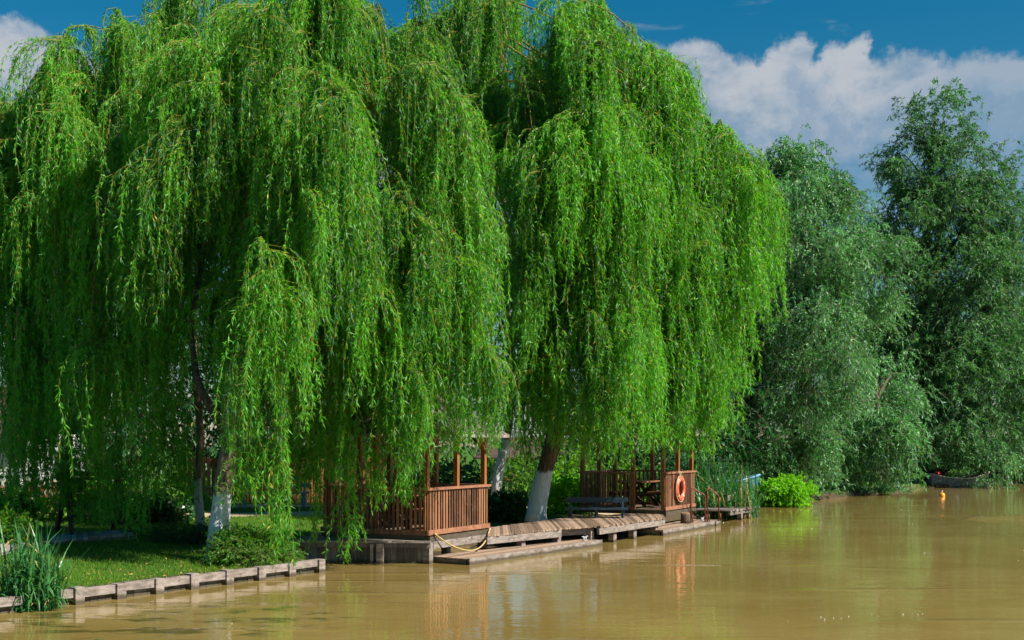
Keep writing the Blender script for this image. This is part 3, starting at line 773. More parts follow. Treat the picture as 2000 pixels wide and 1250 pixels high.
DD = at(1045, 1006, 0.5).y
willow('weeping_willow', 'tallest weeping willow, thick leaning whitewashed trunk behind the boardwalk, twigs hanging over the farther gazebo',
       tp([(1046, 1008, .29), (1052, 975, .25), (1060, 940, .235), (1068, 905, .225), (1078, 870, .22), (1090, 800, .21), (1100, 720, .19)], DD),
       [tp([(1098, 740, .16), (1060, 600, .12), (1010, 400, .08), (990, 180, .04)], DD), tp([(1098, 740, .16), (1140, 560, .12), (1200, 380, .08), (1230, 200, .04)], DD),
        tp([(1098, 700, .12), (1230, 560, .10), (1340, 440, .07), (1420, 360, .04)], DD)],
       [dome(990, 34.6, -45, 2.4, 620, 420, 40, 0.4), dome(1140, 33.0, -25, 2.8, 930, 840, 50, 0.6), dome(1270, 33.0, 85, 1.8, 920, 850, 36, 0.6), dome(1390, 34.0, 225, 1.55, 760, 600, 44, 0.55), dome(1330, 33.4, 240, 1.6, 925, 860, 44, 0.7), dome(1085, 31.4, 260, 1.6, 870, 760, 24, 0.6), dome(880, 34.5, -20, 1.7, 520, 380, 26, 0.4), dome(815, 35.5, 25, 1.4, 560, 400, 20, 0.4), dome(1150, 31.6, 430, 1.9, 895, 800, 26, .55)],
       [(1462, 330, 640, 33.6, 60, 60), (1440, 560, 790, 33.0, 50, 40), (1395, 700, 860, 33.0, 60, 40), (1240, 560, 880, 30.6, 60, 60), (1010, 280, 600, 31.0, 50, 60), (1350, 780, 905, 33.4, 70, 34), (1200, 800, 915, 31.4, 80, 34), (1120, 780, 890, 31.2, 70, 30), (1180, 700, 885, 31.6, 70, 40), (1088, 640, 885, 30.6, 56, 46), (1060, 700, 880, 30.9, 40, 24), (1175, 120, 470, 32.0, 60, 70), (1215, 160, 560, 32.2, 50, 50), (1030, 520, 800, 31.6, 50, 34), (1270, 720, 890, 31.8, 60, 40), (1320, 700, 885, 32.4, 50, 30), (1020, 770, 905, 32.0, 50, 30)],
       M['willow'], M['bark_tall_paint'], group='weeping willows along the bank', spacing=0.030, ll=0.14, lw=0.024, nst=40)

# ------------------------------------------------------------------ silver willows on the far bank and shade trees behind
def lob(px, py, D, rx, ry, rz): return (atd(px, py, D), (rx, ry, rz))
b = at(1560, 985, 0.15); b = Vector((12.8, 54.5, 0.2))
broad_tree('silver_willow', 'rounded silver green willow hanging down to the water beyond the jetty', b,
           [(Vector((12.8, 54.5, -.1)), .5), (Vector((12.6, 54.4, 2.5)), .42), (Vector((12.9, 54, 5.5)), .34), (Vector((13.2, 54, 9)), .2)],
           [lob(1540, 385, 53, 2.4, 2.2, 2.0), lob(1475, 450, 53, 1.9, 2.0, 2.0), lob(1605, 420, 54, 1.8, 2.0, 1.6), lob(1600, 490, 51, 2.2, 1.9, 1.5), lob(1690, 520, 52, 1.9, 1.8, 1.6), lob(1500, 560, 52, 2.1, 1.9, 1.5),
            lob(1590, 640, 50.0, 2.2, 1.8, 1.5), lob(1650, 600, 53.5, 2.0, 1.8, 1.6), lob(1480, 690, 52.5, 2.0, 1.8, 1.6), lob(1580, 745, 50.5, 1.7, 1.5, 1.3), lob(1420, 620, 54, 2.2, 2, 2.4), lob(1430, 800, 54, 2.2, 1.8, 2.2), lob(1520, 840, 53.5, 2.2, 1.6, 1.7), lob(1590, 880, 53.5, 1.6, 1.3, 1.3), lob(1480, 900, 53.5, 2.0, 1.4, 1.2), lob(1560, 450, 55.6, 3.0, 1.6, 2.8), lob(1540, 600, 55.6, 3.2, 1.6, 2.8), lob(1480, 520, 55.6, 2.4, 1.5, 2.8)],
           M['silver'], group='silver willows on the far bank', clumps=24, sprays=36, spr_len=(0.5, 1.0), spacing=0.042, ll=0.19, lw=0.044, droop=0.75, clump_r=0.72, spread=0.7, minz=0.25)
broad_tree('silver_willow', 'low silver green willow drooping over the water between two taller trees', (18.4, 60.5, 0.2),
           [(Vector((18.4, 60.5, -.1)), .3), (Vector((18.2, 60.2, 2)), .25), (Vector((17.8, 60, 4.5)), .15)],
           [lob(1690, 800, 57.5, 2.0, 1.9, 1.4), lob(1728, 850, 57.5, 1.4, 1.5, 1.2), lob(1650, 870, 59, 1.9, 1.6, 1.5), lob(1705, 915, 58.5, 1.7, 1.5, .9), lob(1640, 740, 60, 1.8, 2, 1.6), lob(1745, 740, 63, 1.5, 1.6, 1.6)],
           M['silver'], group='silver willows on the far bank', clumps=22, sprays=32, spr_len=(0.5, 1.0), spacing=0.045, ll=0.22, lw=0.052, droop=0.8, clump_r=0.7, spread=0.6, minz=0.2)
broad_tree('tall_willow', 'tallest airy tree against the clouds at the river bend, tapering crown', (24.2, 71.5, 0.3),
           [(Vector((24.2, 71.5, -.1)), .55), (Vector((23.9, 71.3, 5)), .45), (Vector((23.8, 71, 11)), .3), (Vector((24.1, 71, 17)), .16), (Vector((24.4, 71, 21)), .06)],
           [lob(1850, 480, 72.8, 3.2, 1.5, 3.6), lob(1870, 680, 72.8, 3.6, 1.5, 4.0), lob(1790, 700, 72.5, 2.6, 1.5, 3.6), lob(1745, 540, 71, 1.9, 2.0, 2.4), lob(1735, 660, 71, 2.0, 2.0, 2.2), lob(1768, 430, 71.5, 1.3, 1.5, 1.8), lob(1830, 235, 71, 1.5, 1.5, 1.6), lob(1800, 320, 71, 2.2, 2.0, 2.2), lob(1880, 320, 71, 2.3, 2.0, 2.2), lob(1840, 430, 70, 3.4, 2.8, 2.8), lob(1770, 450, 71, 2.0, 2.0, 2.2), lob(1930, 440, 71.5, 2.2, 2.2, 2.4), lob(1880, 560, 69.5, 3.4, 2.6, 2.8), lob(1790, 600, 70, 2.4, 2.2, 2.6), lob(1960, 600, 70, 2.6, 2.4, 2.8), lob(1840, 720, 69, 3.0, 2.4, 2.6), lob(1930, 750, 69, 3.0, 2.4, 2.6), lob(1780, 800, 69, 2.2, 2.0, 2.4), lob(1860, 850, 68.6, 2.6, 2.0, 1.9), lob(1960, 860, 69.5, 2.2, 2.0, 1.9)],
           M['tall'], clumps=18, sprays=26, spr_len=(0.5, 1.2), spacing=0.048, ll=0.25, lw=0.06, droop=0.55, clump_r=0.9, spread=0.65, minz=1.15)
broad_tree('tall_willow', 'grey green tree cut by the right edge of the view, behind the moored boat', (32.5, 76.5, 0.3),
           [(Vector((32.5, 76.5, -.1)), .4), (Vector((32.3, 76.3, 5)), .3), (Vector((32.3, 76.3, 12)), .15)],
           [lob(2000, 400, 76, 2.2, 2.2, 2.2), lob(2030, 500, 76, 2.8, 2.6, 3.0), lob(2010, 640, 75.5, 2.8, 2.4, 3.0), lob(2060, 760, 75, 3.2, 2.6, 3.0), lob(1990, 860, 75.5, 2.4, 2.2, 2.0), lob(2090, 880, 76, 2.6, 2.2, 1.8)],
           M['tall'], clumps=18, sprays=13, spr_len=(0.8, 1.7), spacing=0.06, ll=0.28, lw=0.066, droop=0.6, clump_r=1.0, spread=0.6, minz=0.35)
# leaning branch that dips into the water in front of the boat
broad_tree('leaning_willow', 'small leaning willow dipping its leaves into the water right of the moored boat', (26.6, 66.8, 0.0),
           [(Vector((27.5, 68.5, .1)), .14), (Vector((27.2, 67.6, 1.1)), .11), (Vector((26.6, 66.7, 1.9)), .07)],
           [lob(1945, 925, 66.3, .8, .8, .8), lob(1935, 890, 66.5, 1.0, .9, .8)],
           M['silver'], limbs=False, clumps=40, sprays=12, spr_len=(0.4, .9), spacing=0.06, ll=0.22, lw=0.055, droop=1.0, clump_r=0.45, minz=0.05)

shade = [(968, 40, 13.5, 3.4, 'dark bushy tree with a thin white trunk between the two big weeping willows'), (1270, 46, 10.5, 3.6, 'dark bushy tree behind the farther gazebo'),
         (560, 47, 10.0, 4.2, 'dark bushy tree behind the blue slatted bench'), (240, 46, 10.5, 4.4, 'dark bushy tree behind the slatted fence'),
         (760, 50, 11.0, 4.4, 'dark bushy tree behind the nearer gazebo'), (1400, 52, 9.5, 3.2, 'dark bushy tree behind the reeds and the old jetty'),
         (1740, 88, 13, 5.5, 'dark bushy tree seen in the gap between the silver willows and the tallest tree'), (1990, 96, 14, 7, 'dark bushy tree far behind the moored boat')]
for px, D, hgt, rr, lab in shade:
    x = (px - 1000) / F * D
    b = Vector((x, D, gz(x, D)))
    lo = []
    for k in range(7):
        a = random.uniform(0, 6.28); q = random.uniform(0.2, 0.62) * rr
        lo.append(((x + math.cos(a) * q, D + math.sin(a) * q * 0.7, random.uniform(0.28, 0.80) * hgt), (rr * .55, rr * .5, hgt * 0.2)))
    lo.append(((x, D, hgt * .85), (rr * .5, rr * .5, hgt * .15)))
    lo.append(((x - rr * .4, D - .3, hgt * .2), (rr * .6, rr * .5, hgt * .15))); lo.append(((x + rr * .4, D - .3, hgt * .22), (rr * .6, rr * .5, hgt * .15)))
    trk = [(b - Vector((0, 0, .1)), .24), (b + Vector((.1, 0, hgt * .35)), .19), (b + Vector((0, .1, hgt * .75)), .08)]
    if px == 968:
        trk = [(b - Vector((0, 0, .1)), .19), (b + Vector((.06, 0, .8)), .165), (b + Vector((.24, 0, 1.7)), .15), (b + Vector((.42, 0, 2.5)), .14), (b + Vector((.5, 0, 5)), .12), (b + Vector((.3, .1, hgt * .75)), .06)]
        lo = [q for q in lo if q[0][2] > .36 * hgt]
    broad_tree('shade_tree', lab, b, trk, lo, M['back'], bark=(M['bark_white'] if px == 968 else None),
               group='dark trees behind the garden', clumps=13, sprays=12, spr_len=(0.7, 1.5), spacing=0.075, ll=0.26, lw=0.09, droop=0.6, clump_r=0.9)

# ------------------------------------------------------------------ shrubs and low plants
def shrub(name, label, c, rx, rz, mat, n=26, ll=0.08, lw=0.035, group=None, cat='bush', spacing=0.035, droop=0.3, spr=(0.2, 0.5), ry=None, sprays=14, lobes=4, yel=0.003, cr=0.28):
    c = Vector(c); t = thing(name, label, cat, c, group)
    mb = MB()
    for k in range(7):
        a = random.uniform(0, 6.28); q = random.uniform(.2, .7)
        e = c + Vector((math.cos(a) * rx * q, math.sin(a) * (ry or rx) * q, rz * random.uniform(.8, 1.5)))
        mb.tube([c - Vector((0, 0, .08)), c.lerp(e, .5) + Vector((0, 0, .05)), e], [.018, .013, .006], 5)
    mb.build('stem', M['twig_brown'], t)
    lo = [((c.x, c.y, c.z + rz * .8), (rx * .7, (ry or rx) * .7, rz * .75))]
    for k in range(lobes):
        a = 6.28 * k / lobes + random.uniform(-.4, .4)
        lo.append(((c.x + math.cos(a) * rx * .5, c.y + math.sin(a) * (ry or rx) * .5, c.z + rz * random.uniform(.45, 1.1)), (rx * .5, (ry or rx) * .5, rz * .55)))
    leafy(t, lo, mat, M['twig_brown'], clumps=n, sprays=sprays, spr_len=spr, spacing=spacing, ll=ll, lw=lw, droop=droop, clump_r=cr, part='foliage', yel=yel, twr=0.004, minz=max(0.03, c.z - 0.2))
    return t
p = at(1540, 984, 0.1)
shrub('lime_bush', 'bright lime green bush at the water\'s edge right of the old jetty', (p.x - .1, p.y, 0.05), 0.80, 0.66, M['lime'], 100, 0.10, 0.06, sprays=16, spr=(.2, .55), spacing=.03)
p = at(478, 1095, 0.25)
shrub('leafy_shrub', 'green leafy shrub at the foot of the whitewashed trunk, spilling over the timber edging', (p.x - .02, p.y, 0.2), 0.36, 0.26, M['shrub'], 90, 0.065, 0.024, cr=.24, spr=(.2, .55), spacing=.026, lobes=6)
shrub('leafy_shrub', 'low sprawling shrub trailing down to the water over the timber edging', (p.x + .35, p.y - .32, 0.14), 0.32, 0.2, M['shrub'], 130, 0.05, 0.02, cr=.16, spr=(.12, .32), spacing=.024)
shrub('leafy_shrub', 'small leafy shrub right of the whitewashed trunk, under hanging twigs', (p.x + .55, p.y + .1, 0.2), 0.2, 0.16, M['shrub'], 80, 0.06, 0.022, cr=.2, spr=(.15, .45), spacing=.026)
p = at(985, 1008, 0.4)
shrub('broadleaf_clump', 'clump of dark broad leaves between the nearer gazebo and the leaning trunk', (p.x, p.y, 0.35), 0.5, 0.28, M['broad'], 70, 0.17, 0.10, cat='plant', spr=(.2, .45), spacing=.06)
GB = 'green bushes behind the boardwalk'
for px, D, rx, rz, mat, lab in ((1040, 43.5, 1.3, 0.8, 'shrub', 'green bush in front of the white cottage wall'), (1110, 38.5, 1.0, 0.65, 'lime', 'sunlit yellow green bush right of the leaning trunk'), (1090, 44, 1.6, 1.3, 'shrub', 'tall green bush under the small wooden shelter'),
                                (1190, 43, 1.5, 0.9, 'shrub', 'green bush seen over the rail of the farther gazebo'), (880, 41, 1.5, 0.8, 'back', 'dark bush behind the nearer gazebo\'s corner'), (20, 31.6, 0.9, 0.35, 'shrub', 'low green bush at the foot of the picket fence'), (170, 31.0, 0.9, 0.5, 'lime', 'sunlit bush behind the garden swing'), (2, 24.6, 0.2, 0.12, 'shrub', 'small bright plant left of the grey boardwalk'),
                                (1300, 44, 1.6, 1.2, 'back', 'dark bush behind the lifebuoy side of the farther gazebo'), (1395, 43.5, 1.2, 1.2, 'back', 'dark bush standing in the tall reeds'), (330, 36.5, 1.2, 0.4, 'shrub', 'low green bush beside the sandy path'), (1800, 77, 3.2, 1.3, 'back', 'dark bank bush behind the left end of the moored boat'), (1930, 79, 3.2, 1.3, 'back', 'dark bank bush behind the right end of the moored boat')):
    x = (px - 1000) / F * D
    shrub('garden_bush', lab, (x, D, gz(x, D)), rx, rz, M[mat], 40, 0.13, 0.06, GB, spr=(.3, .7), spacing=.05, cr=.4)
p = at(305, 1030, .35)
shrub('broadleaf_clump', 'dark clump of broad leaves under the slim willow beside the grey boardwalk', (p.x, p.y, gz(p.x, p.y)), 0.6, 0.24, M['broad'], 60, 0.17, 0.10, cat='plant', spr=(.2, .45), spacing=.06)
p = at(380, 1060, .3)
shrub('herb_patch', 'patch of shaded herbs on the lawn left of the whitewashed trunk', (p.x, p.y, gz(p.x, p.y)), 0.9, 0.12, M['back'], 40, 0.10, 0.03, cat='plant', spr=(.2, .5), spacing=.04, ry=.5)

def reeds(name, label, cx, cy, rx, ry, n, hmin, hmax, mat, z0=0.0, wide=0.022, lean=0.35, dry=0.05):
    t = thing(name, label, 'reeds', (cx, cy, z0))
    K = 7
    a = RNG.random(n) * 6.28; q = np.sqrt(RNG.random(n))
    bx = cx + np.cos(a) * q * rx; by = cy + np.sin(a) * q * ry
    hgt = RNG.uniform(hmin, hmax, n)
    la = RNG.random(n) * 6.28; lm = np.abs(RNG.normal(size=n)) * lean * hgt
    u = np.linspace(0, 1, K)[None, :]
    P = np.zeros((n, K, 3))
    P[:, :, 0] = bx[:, None] + (np.cos(la) * lm)[:, None] * u ** 2
    P[:, :, 1] = by[:, None] + (np.sin(la) * lm)[:, None] * u ** 2
    P[:, :, 2] = z0 - 0.1 + hgt[:, None] * (u - 0.22 * (lm / hgt)[:, None] * u ** 3)
    W = wide * RNG.uniform(.6, 1.3, (n, 1)) * np.array([.7, 1, 1.1, 1, .8, .5, .06])[None, :]
    sd = np.stack([np.cos(la + 1.57 + RNG.normal(size=n) * .8), np.sin(la + 1.57 + RNG.normal(size=n) * .8), np.zeros(n)], 1)
    V, Q = ribbons_np(P, W, sd)
    # leaves that leave the stems half way up
    m = n * 3; o = RNG.integers(n, size=m); f = RNG.uniform(.1, .8, m)
    ii = np.minimum((f * (K - 1)).astype(int), K - 2)
    st = P[o, ii]
    a2 = RNG.random(m) * 6.28; l2 = RNG.uniform(.25, .6, m) * np.minimum(1.0, hmax)
    K2 = 5; u2 = np.linspace(0, 1, K2)[None, :]
    P2 = np.zeros((m, K2, 3))
    P2[:, :, 0] = st[:, None, 0] + (np.cos(a2) * l2 * .6)[:, None] * u2
    P2[:, :, 1] = st[:, None, 1] + (np.sin(a2) * l2 * .6)[:, None] * u2
    P2[:, :, 2] = np.maximum(st[:, None, 2] + l2[:, None] * (0.9 * u2 - RNG.uniform(.3, 1.2, (m, 1)) * u2 ** 2), 0.02)
    W2 = wide * RNG.uniform(.6, 1.2, (m, 1)) * np.array([.5, 1, .9, .6, .05])[None, :]
    sd2 = np.stack([np.cos(a2 + 1.57), np.sin(a2 + 1.57), RNG.normal(size=m) * .3], 1)
    V2, Q2 = ribbons_np(P2, W2, nrm(sd2))
    Va, Qa = join_np([(V, Q), (V2, Q2)])
    tb = np.clip(RNG.normal(.5, .25, n), 0, .95); tb[RNG.random(n) < dry] = 1.0
    tn = np.concatenate([np.repeat(tb, K - 1), np.repeat(np.where(RNG.random(m) < dry, 1.0, np.clip(RNG.normal(.5, .25, m), 0, .95)), K2 - 1)])
    np_mesh('blade', Va, Qa, [mat], None, tn, t)
    return t
p = at(52, 1192, 0)
reeds('reed_clump', 'clump of tall green reeds in the water at the left end of the timber edging', p.x + .03, p.y + .1, .42, .3, 220, .3, 1.5, M['reed'], 0.0, 0.030, .30, .05)
p = at(1418, 1006, 0.1)
reeds('reed_clump', 'long bending reeds crowding the bank behind the rusty ladder rails', p.x + .1, p.y + .7, 1.1, 1.3, 330, .6, 2.1, M['reed'], .05, 0.035, .45, .05)
p = at(1455, 1003, 0.1)
reeds('reed_clump', 'drooping reeds in front of the old jetty', p.x - .15, p.y + .2, .35, .5, 90, .3, 1.1, M['reed'], .0, 0.032, .6, .05)
p = at(192, 1252, 0)
reeds('water_plant', 'tiny green sprout poking out of the near water', p.x, p.y, .06, .04, 12, .05, .14, M['reed'], .0, 0.012, .6, 0)

# lawn: one sheet of grass, too many blades to count
def lawn():
    n = 150000
    X = RNG.uniform(-13, -2.5, n); Y = RNG.uniform(11, 33, n)
    d = shore_sd(X, Y); ok = (d > 0.10) & (path_mask(X, Y) < .4)
    px = X / Y * F + 1000; ok &= (px > -250) & (px < 720)
    wl = (d > 7) & (RNG.random(n) < 0.5); ok &= ~wl
    X = X[ok]; Y = Y[ok]; Z = ground_z(X, Y); n = len(X)
    h = RNG.uniform(.03, .085, n); a = RNG.random(n) * 6.28
    P = np.zeros((n, 3, 3)); u = np.array([0, .55, 1.0])[None, :]
    le = RNG.uniform(.1, .7, n) * h
    P[:, :, 0] = X[:, None] + (np.cos(a) * le)[:, None] * u ** 2; P[:, :, 1] = Y[:, None] + (np.sin(a) * le)[:, None] * u ** 2
    P[:, :, 2] = Z[:, None] - .01 + h[:, None] * u
    b = RNG.random(n) * 3.14
    V, Q = ribbons_np(P, np.array([.008, .007, .001])[None, :] * RNG.uniform(.7, 1.5, (n, 1)), np.stack([np.cos(b), np.sin(b), np.zeros(n)], 1))
    tn = np.clip(RNG.normal(.5, .22, n) + .25 * np.sin(X * 2.1 + np.sin(Y * 3.1)) * np.cos(Y * 1.7), 0, .95); tn[RNG.random(n) < .05] = 1
    tag(np_mesh('grass', V, Q, [M['grass']], None, np.repeat(tn, 2)), 'short lawn grass behind the timber edging', 'grass', kind='stuff')
    # fallen leaves
    n = 1800
    X = RNG.uniform(-9, -3, n); Y = RNG.uniform(16, 27, n); d = shore_sd(X, Y); ok = (d > .15) & (d < 1.3 + .9 * RNG.normal(size=n))
    X = X[ok]; Y = Y[ok]; n = len(X)
    Pp = np.stack([X, Y, ground_z(X, Y) + .03 + .03 * RNG.random(n)], 1)
    dr = RNG.normal(size=(n, 3)); dr[:, 2] *= .25
    V, Q = leaves_np(Pp, dr, RNG.uniform(.04, .075, n), RNG.uniform(.01, .02, n), 0)
    tag(np_mesh('fallen_leaves', V, Q, [M['litter']]), 'dry fallen leaves scattered on the lawn edge', 'fallen leaves', kind='stuff')
M['litter'] = plain_mat('dry leaf litter', (0.42, 0.22, 0.05), (0.6, 0.38, 0.14), 2.0, 0.8)
lawn()

# ------------------------------------------------------------------ timber edging of the lawn
def bulkhead():
    t = thing('timber_bulkhead', 'weathered low timber edging with square posts along the lawn', 'retaining wall', (BK1.x, BK1.y, 0))
    nrmv = Vector((bdir.y, -bdir.x, 0))
    pxs = [-30, 62, 148, 230, 305, 374, 443, 505, 565, 622]
    pts = []
    for px in pxs:
        # where the viewing line of that column crosses the edging in plan
        k = (px - 1000) / F
        s = (BK0.x - k * BK0.y) / (k * bdir.y - bdir.x)
        pts.append(BK0 + bdir * s)
    for i, p in enumerate(pts):
        m_ = MB(); h = .25 + random.uniform(-.012, .02)
        c = p + nrmv * random.uniform(0.0, .02)
        m_.box((c.x, c.y, (h - .5) / 2), .17, .17, h + .5, bdir + nrmv * random.uniform(-.04, .04)); m_.build('post', M['grey'], t)
    for a, b2 in zip(pts[:-1], pts[1:]):
        m_ = MB(); z = .175 + random.uniform(-.01, .01)
        off = -nrmv * .0
        m_.beam(a + bdir * .088 + off + Vector((0, 0, z)), b2 - bdir * .088 + off + Vector((0, 0, z + random.uniform(-.008, .008))), .11, .13)
        m_.build('beam', M['grey'], t)
    m_ = MB()
    s = pts[0]; tot = (pts[-1] - pts[0]).length; x = 0.0
    while x < tot - .14:
        c = s + bdir * (x + .07) - nrmv * (.035 + random.uniform(0, .012))
        m_.box((c.x, c.y, -.12), .134, .03, .45 + random.uniform(-.02, .02), bdir); x += .14
    m_.build('boards', M['grey_dark'], t)
bulkhead()

# ------------------------------------------------------------------ gazebos
D1 = Vector((0.452, 0.892, 0)); D2 = Vector((-0.892, 0.452, 0)); UP = Vector((0, 0, 1))
def gazebo(label, corner, S, zf, ztop, zeave, opening, nfront, nleft, eave_vis=True):
    c0 = Vector((corner[0], corner[1], 0))
    t = thing('gazebo', label, 'gazebo', (corner[0], corner[1], zf), 'brown wooden gazebos on the boardwalk')
    P = lambda a, b2, z: c0 + D1 * a + D2 * b2 + UP * z
    # floor boards
    m_ = MB(); x = 0.0
    while x < S - .01:
        w = min(.145, S - x)
        m_.box8([P(x, 0, zf - .035), P(x + w - .008, 0, zf - .035), P(x + w - .008, S, zf - .035), P(x, S, zf - .035), P(x, 0, zf), P(x + w - .008, 0, zf), P(x + w - .008, S, zf), P(x, S, zf)])
        x += .145
    m_.build('floor', M['deck'], t)
    sides = {'front': (P(0, 0, 0), D1, nfront), 'left': (P(0, 0, 0), D2, nleft), 'right': (P(S, 0, 0), D2, nleft), 'back': (P(0, S, 0), D1, nleft)}
    for nm, (a, d, nb) in sides.items():
        out = {'front': -D2, 'left': -D1, 'right': D1, 'back': D2}[nm]
        s0 = 0.0; s1 = S
        if opening and nm == 'left': s0 = S * .37
        m_ = MB(); n = int(nb * (s1 - s0) / S)
        for k in range(n):
            x = s0 + (k + .5) / n * (s1 - s0)
            c = a + d * x + out * random.uniform(.028, .036)
            w = .062 if nm == 'front' else .05
            m_.box((c.x, c.y, (zf + ztop - .06) / 2), w * random.uniform(.9, 1.08), .028, ztop - .05 - zf - .005, d)
        rl = m_.build('railing', M['stain'], t)
        m_ = MB(); q = a + d * ((s0 + s1) / 2) + UP * (ztop - .028)
        q = q + out * .02
        m_.box(q, (s1 - s0) + .13, .14, .05, d); m_.build('top_rail', M['stain_light'], rl)
        m_ = MB(); q = a + d * ((s0 + s1) / 2) + out * .056 + UP * (zf + .03)
        m_.box(q, (s1 - s0) + .1, .022, .10, d); m_.box(q - out * .052 + UP * (-.01), (s1 - s0) - .12, .03, .07, d)
        m_.build('bottom_rail', M['stain_light'] if nm == 'front' else M['stain'], rl)
    spots = [(0, 0), (S, 0), (0, S), (S, S), (S / 2, 0), (S / 2, S), (S, S / 2), (0, S * (.37 if opening else .5))]
    for (x, y) in spots:
        q = P(x, y, 0); m_ = MB()
        ins = (D1 * (.045 if x < S * .1 else (-.045 if x > S * .9 else 0)) + D2 * (.045 if y < S * .1 else (-.045 if y > S * .9 else 0)))
        q = q + ins
        m_.box((q.x, q.y, (zf + zeave) / 2), .10, .10, zeave - zf - .004, D1)
        ps = m_.build('post', M['stain_post'], t)
    # eave beams and braces
    m_ = MB()
    for (a, b2) in (((0, 0), (S, 0)), ((S, 0), (S, S)), ((S, S), (0, S)), ((0, S), (0, 0))):
        m_.beam(P(a[0], a[1], zeave + .05), P(b2[0], b2[1], zeave + .05), .09, .10)
    m_.build('eave_beam', M['stain'], t)
    for (x, y) in spots:
        q = P(x, y, zeave - .38); cc = P(S / 2, S / 2, zeave - .38)
        for d in (D1, D2):
            s = 1 if (cc - q).dot(d) >= 0 else -1
            if abs((cc - q).dot(d)) < .2: continue
            if (d is D1 and 0.1 * S < y < 0.9 * S) or (d is D2 and 0.1 * S < x < .9 * S): continue
            m_ = MB(); m_.beam(q + d * s * .06, q + d * s * .40 + UP * .36, .05, .05); m_.build('brace', M['stain_post'], t)
    # hipped roof of overlapping boards
    ov = .36; zr = zeave + .12; apex = P(S / 2, S / 2, zr + 1.15)
    m_ = MB()
    cs = [P(-ov, -ov, zr - .14), P(S + ov, -ov, zr - .14), P(S + ov, S + ov, zr - .14), P(-ov, S + ov, zr - .14)]
    for i in range(4):
        A_, B_ = cs[i], cs[(i + 1) % 4]; nb = 20
        for k in range(nb):
            u0, u1 = k / nb, (k + 1) / nb - .006
            def up_(u): return min(1.0, 2 * min(u, 1 - u))
            a0 = A_.lerp(B_, u0); a1 = A_.lerp(B_, u1); mid = A_.lerp(B_, .5)
            def topp(u): return A_.lerp(B_, u).lerp(A_.lerp(B_, u) + (apex - mid), up_(u))
            lift = UP * (.012 * (k % 2))
            th = UP * .03
            q = [a0 + lift, a1 + lift, topp(u1) + lift, topp(u0) + lift]
            m_.box8([q[0] - th, q[1] - th, q[2] - th, q[3] - th, q[0], q[1], q[2], q[3]])
    rf = m_.build('roof', M['roofwood'], t)
    m_ = MB()
    for i in range(4):
        A_, B_ = cs[i], cs[(i + 1) % 4]; o_ = ((A_ + B_) / 2 - P(S / 2, S / 2, zr - .14)).normalized()
        m_.beam(A_ + o_ * .016 - UP * .03, B_ + o_ * .016 - UP * .03, .03, .07)
    m_.build('fascia', M['grey'], rf)
    # bearers below the floor
    m_ = MB()
    m_.beam(P(-.02, -.02, zf - .10), P(S + .02, -.02, zf - .10), .10, .10)
    m_.beam(P(-.02, S, zf - .10), P(S + .02, S, zf - .10), .10, .10)
    m_.beam(P(.03, .04, zf - .0855), P(.03, S - .06, zf - .0855), .08, .098); m_.beam(P(S - .03, .04, zf - .0855), P(S - .03, S - .06, zf - .0855), .08, .098)
    for k in range(5): q = P(S * (k + .5) / 5, .3, zf - .09); m_.box(q, .08, .5, .105, D1)
    m_.build('bearer', M['grey'], t)
    return t, P
GC = Vector((-1.72, 25.0, 0)); GS = 2.55
g1, P1 = gazebo('brown wooden gazebo half buried under hanging willow twigs, the nearer of the pair', GC, GS, .60, 1.545, 2.66, False, 23, 24)
GF = at(1297, 998, .55)
g2, P2 = gazebo('brown wooden gazebo with an open entrance and an orange lifebuoy on its rail', GF, GS, .58, 1.64, 2.75, True, 22, 20)
# grey footing of the nearer gazebo: ledge, posts and a wall of vertical boards
def footing():
    t = thing('gazebo_platform', 'grey timber platform on posts below the nearer gazebo', 'platform', (-2.8, 25.0, 0.0))
    A = at(566, 1056, .47); Bp = P1(-.10, -.12, .47)
    A2 = P1(-.10, 3.0, .47)
    m_ = MB(); d = (Bp - A).normalized(); nn = Vector((-d.y, d.x, 0))
    L_ = (Bp - A).length
    for k in range(3):
        o_ = nn * (.08 + .15 * k)
        m_.beam(A + o_ - UP * .02, Bp + o_ - UP * .02 + d * (.02 * k), .142, .04)
    for k in range(11):
        o_ = nn * (.54 + .18 * k)
        m_.beam(A + o_ - UP * .02, A + o_ + d * (L_ - .15) - UP * .02, .17, .04)
    m_.build('planks', M['grey'], t)
    m_ = MB(); m_.beam(A + nn * .09 - UP * .09, Bp + nn * .09 - UP * .09, .06, .09); m_.build('beam', M['grey_dark'], t)
    m_ = MB(); x = .05
    while x < L_ - .1:
        c = A + d * x + nn * (.18 + random.uniform(0, .012)); m_.box((c.x, c.y, .20), .13, .025, .38, d); x += .137
    m_.build('boards', M['grey_dark'], t)
    for px in (742, 726):
        k = (px - 1000) / F; s = (A.x - k * A.y) / (k * d.y - d.x); c = A + d * s + nn * .03
        m_ = MB(); m_.box((c.x, c.y, -.06), .14 if px == 742 else .06, .12, .96 if px == 742 else .94, d); m_.build('support_post', M['grey'], t)
    for a_, b_ in ((.02, .0), (GS * .94, .02), (GS * .5, .3), (GS * .94, 1.6)):
        q = P1(a_, b_, 0); m_ = MB(); m_.box((q.x, q.y, -.03), .15, .15, .92, D1); m_.build('support_post', M['grey'], t)
    m_ = MB(); m_.beam(P1(.1, -.055, .37), P1(GS + .35, -.055, .37), .06, .15); m_.build('beam', M['grey'], t)
footing()

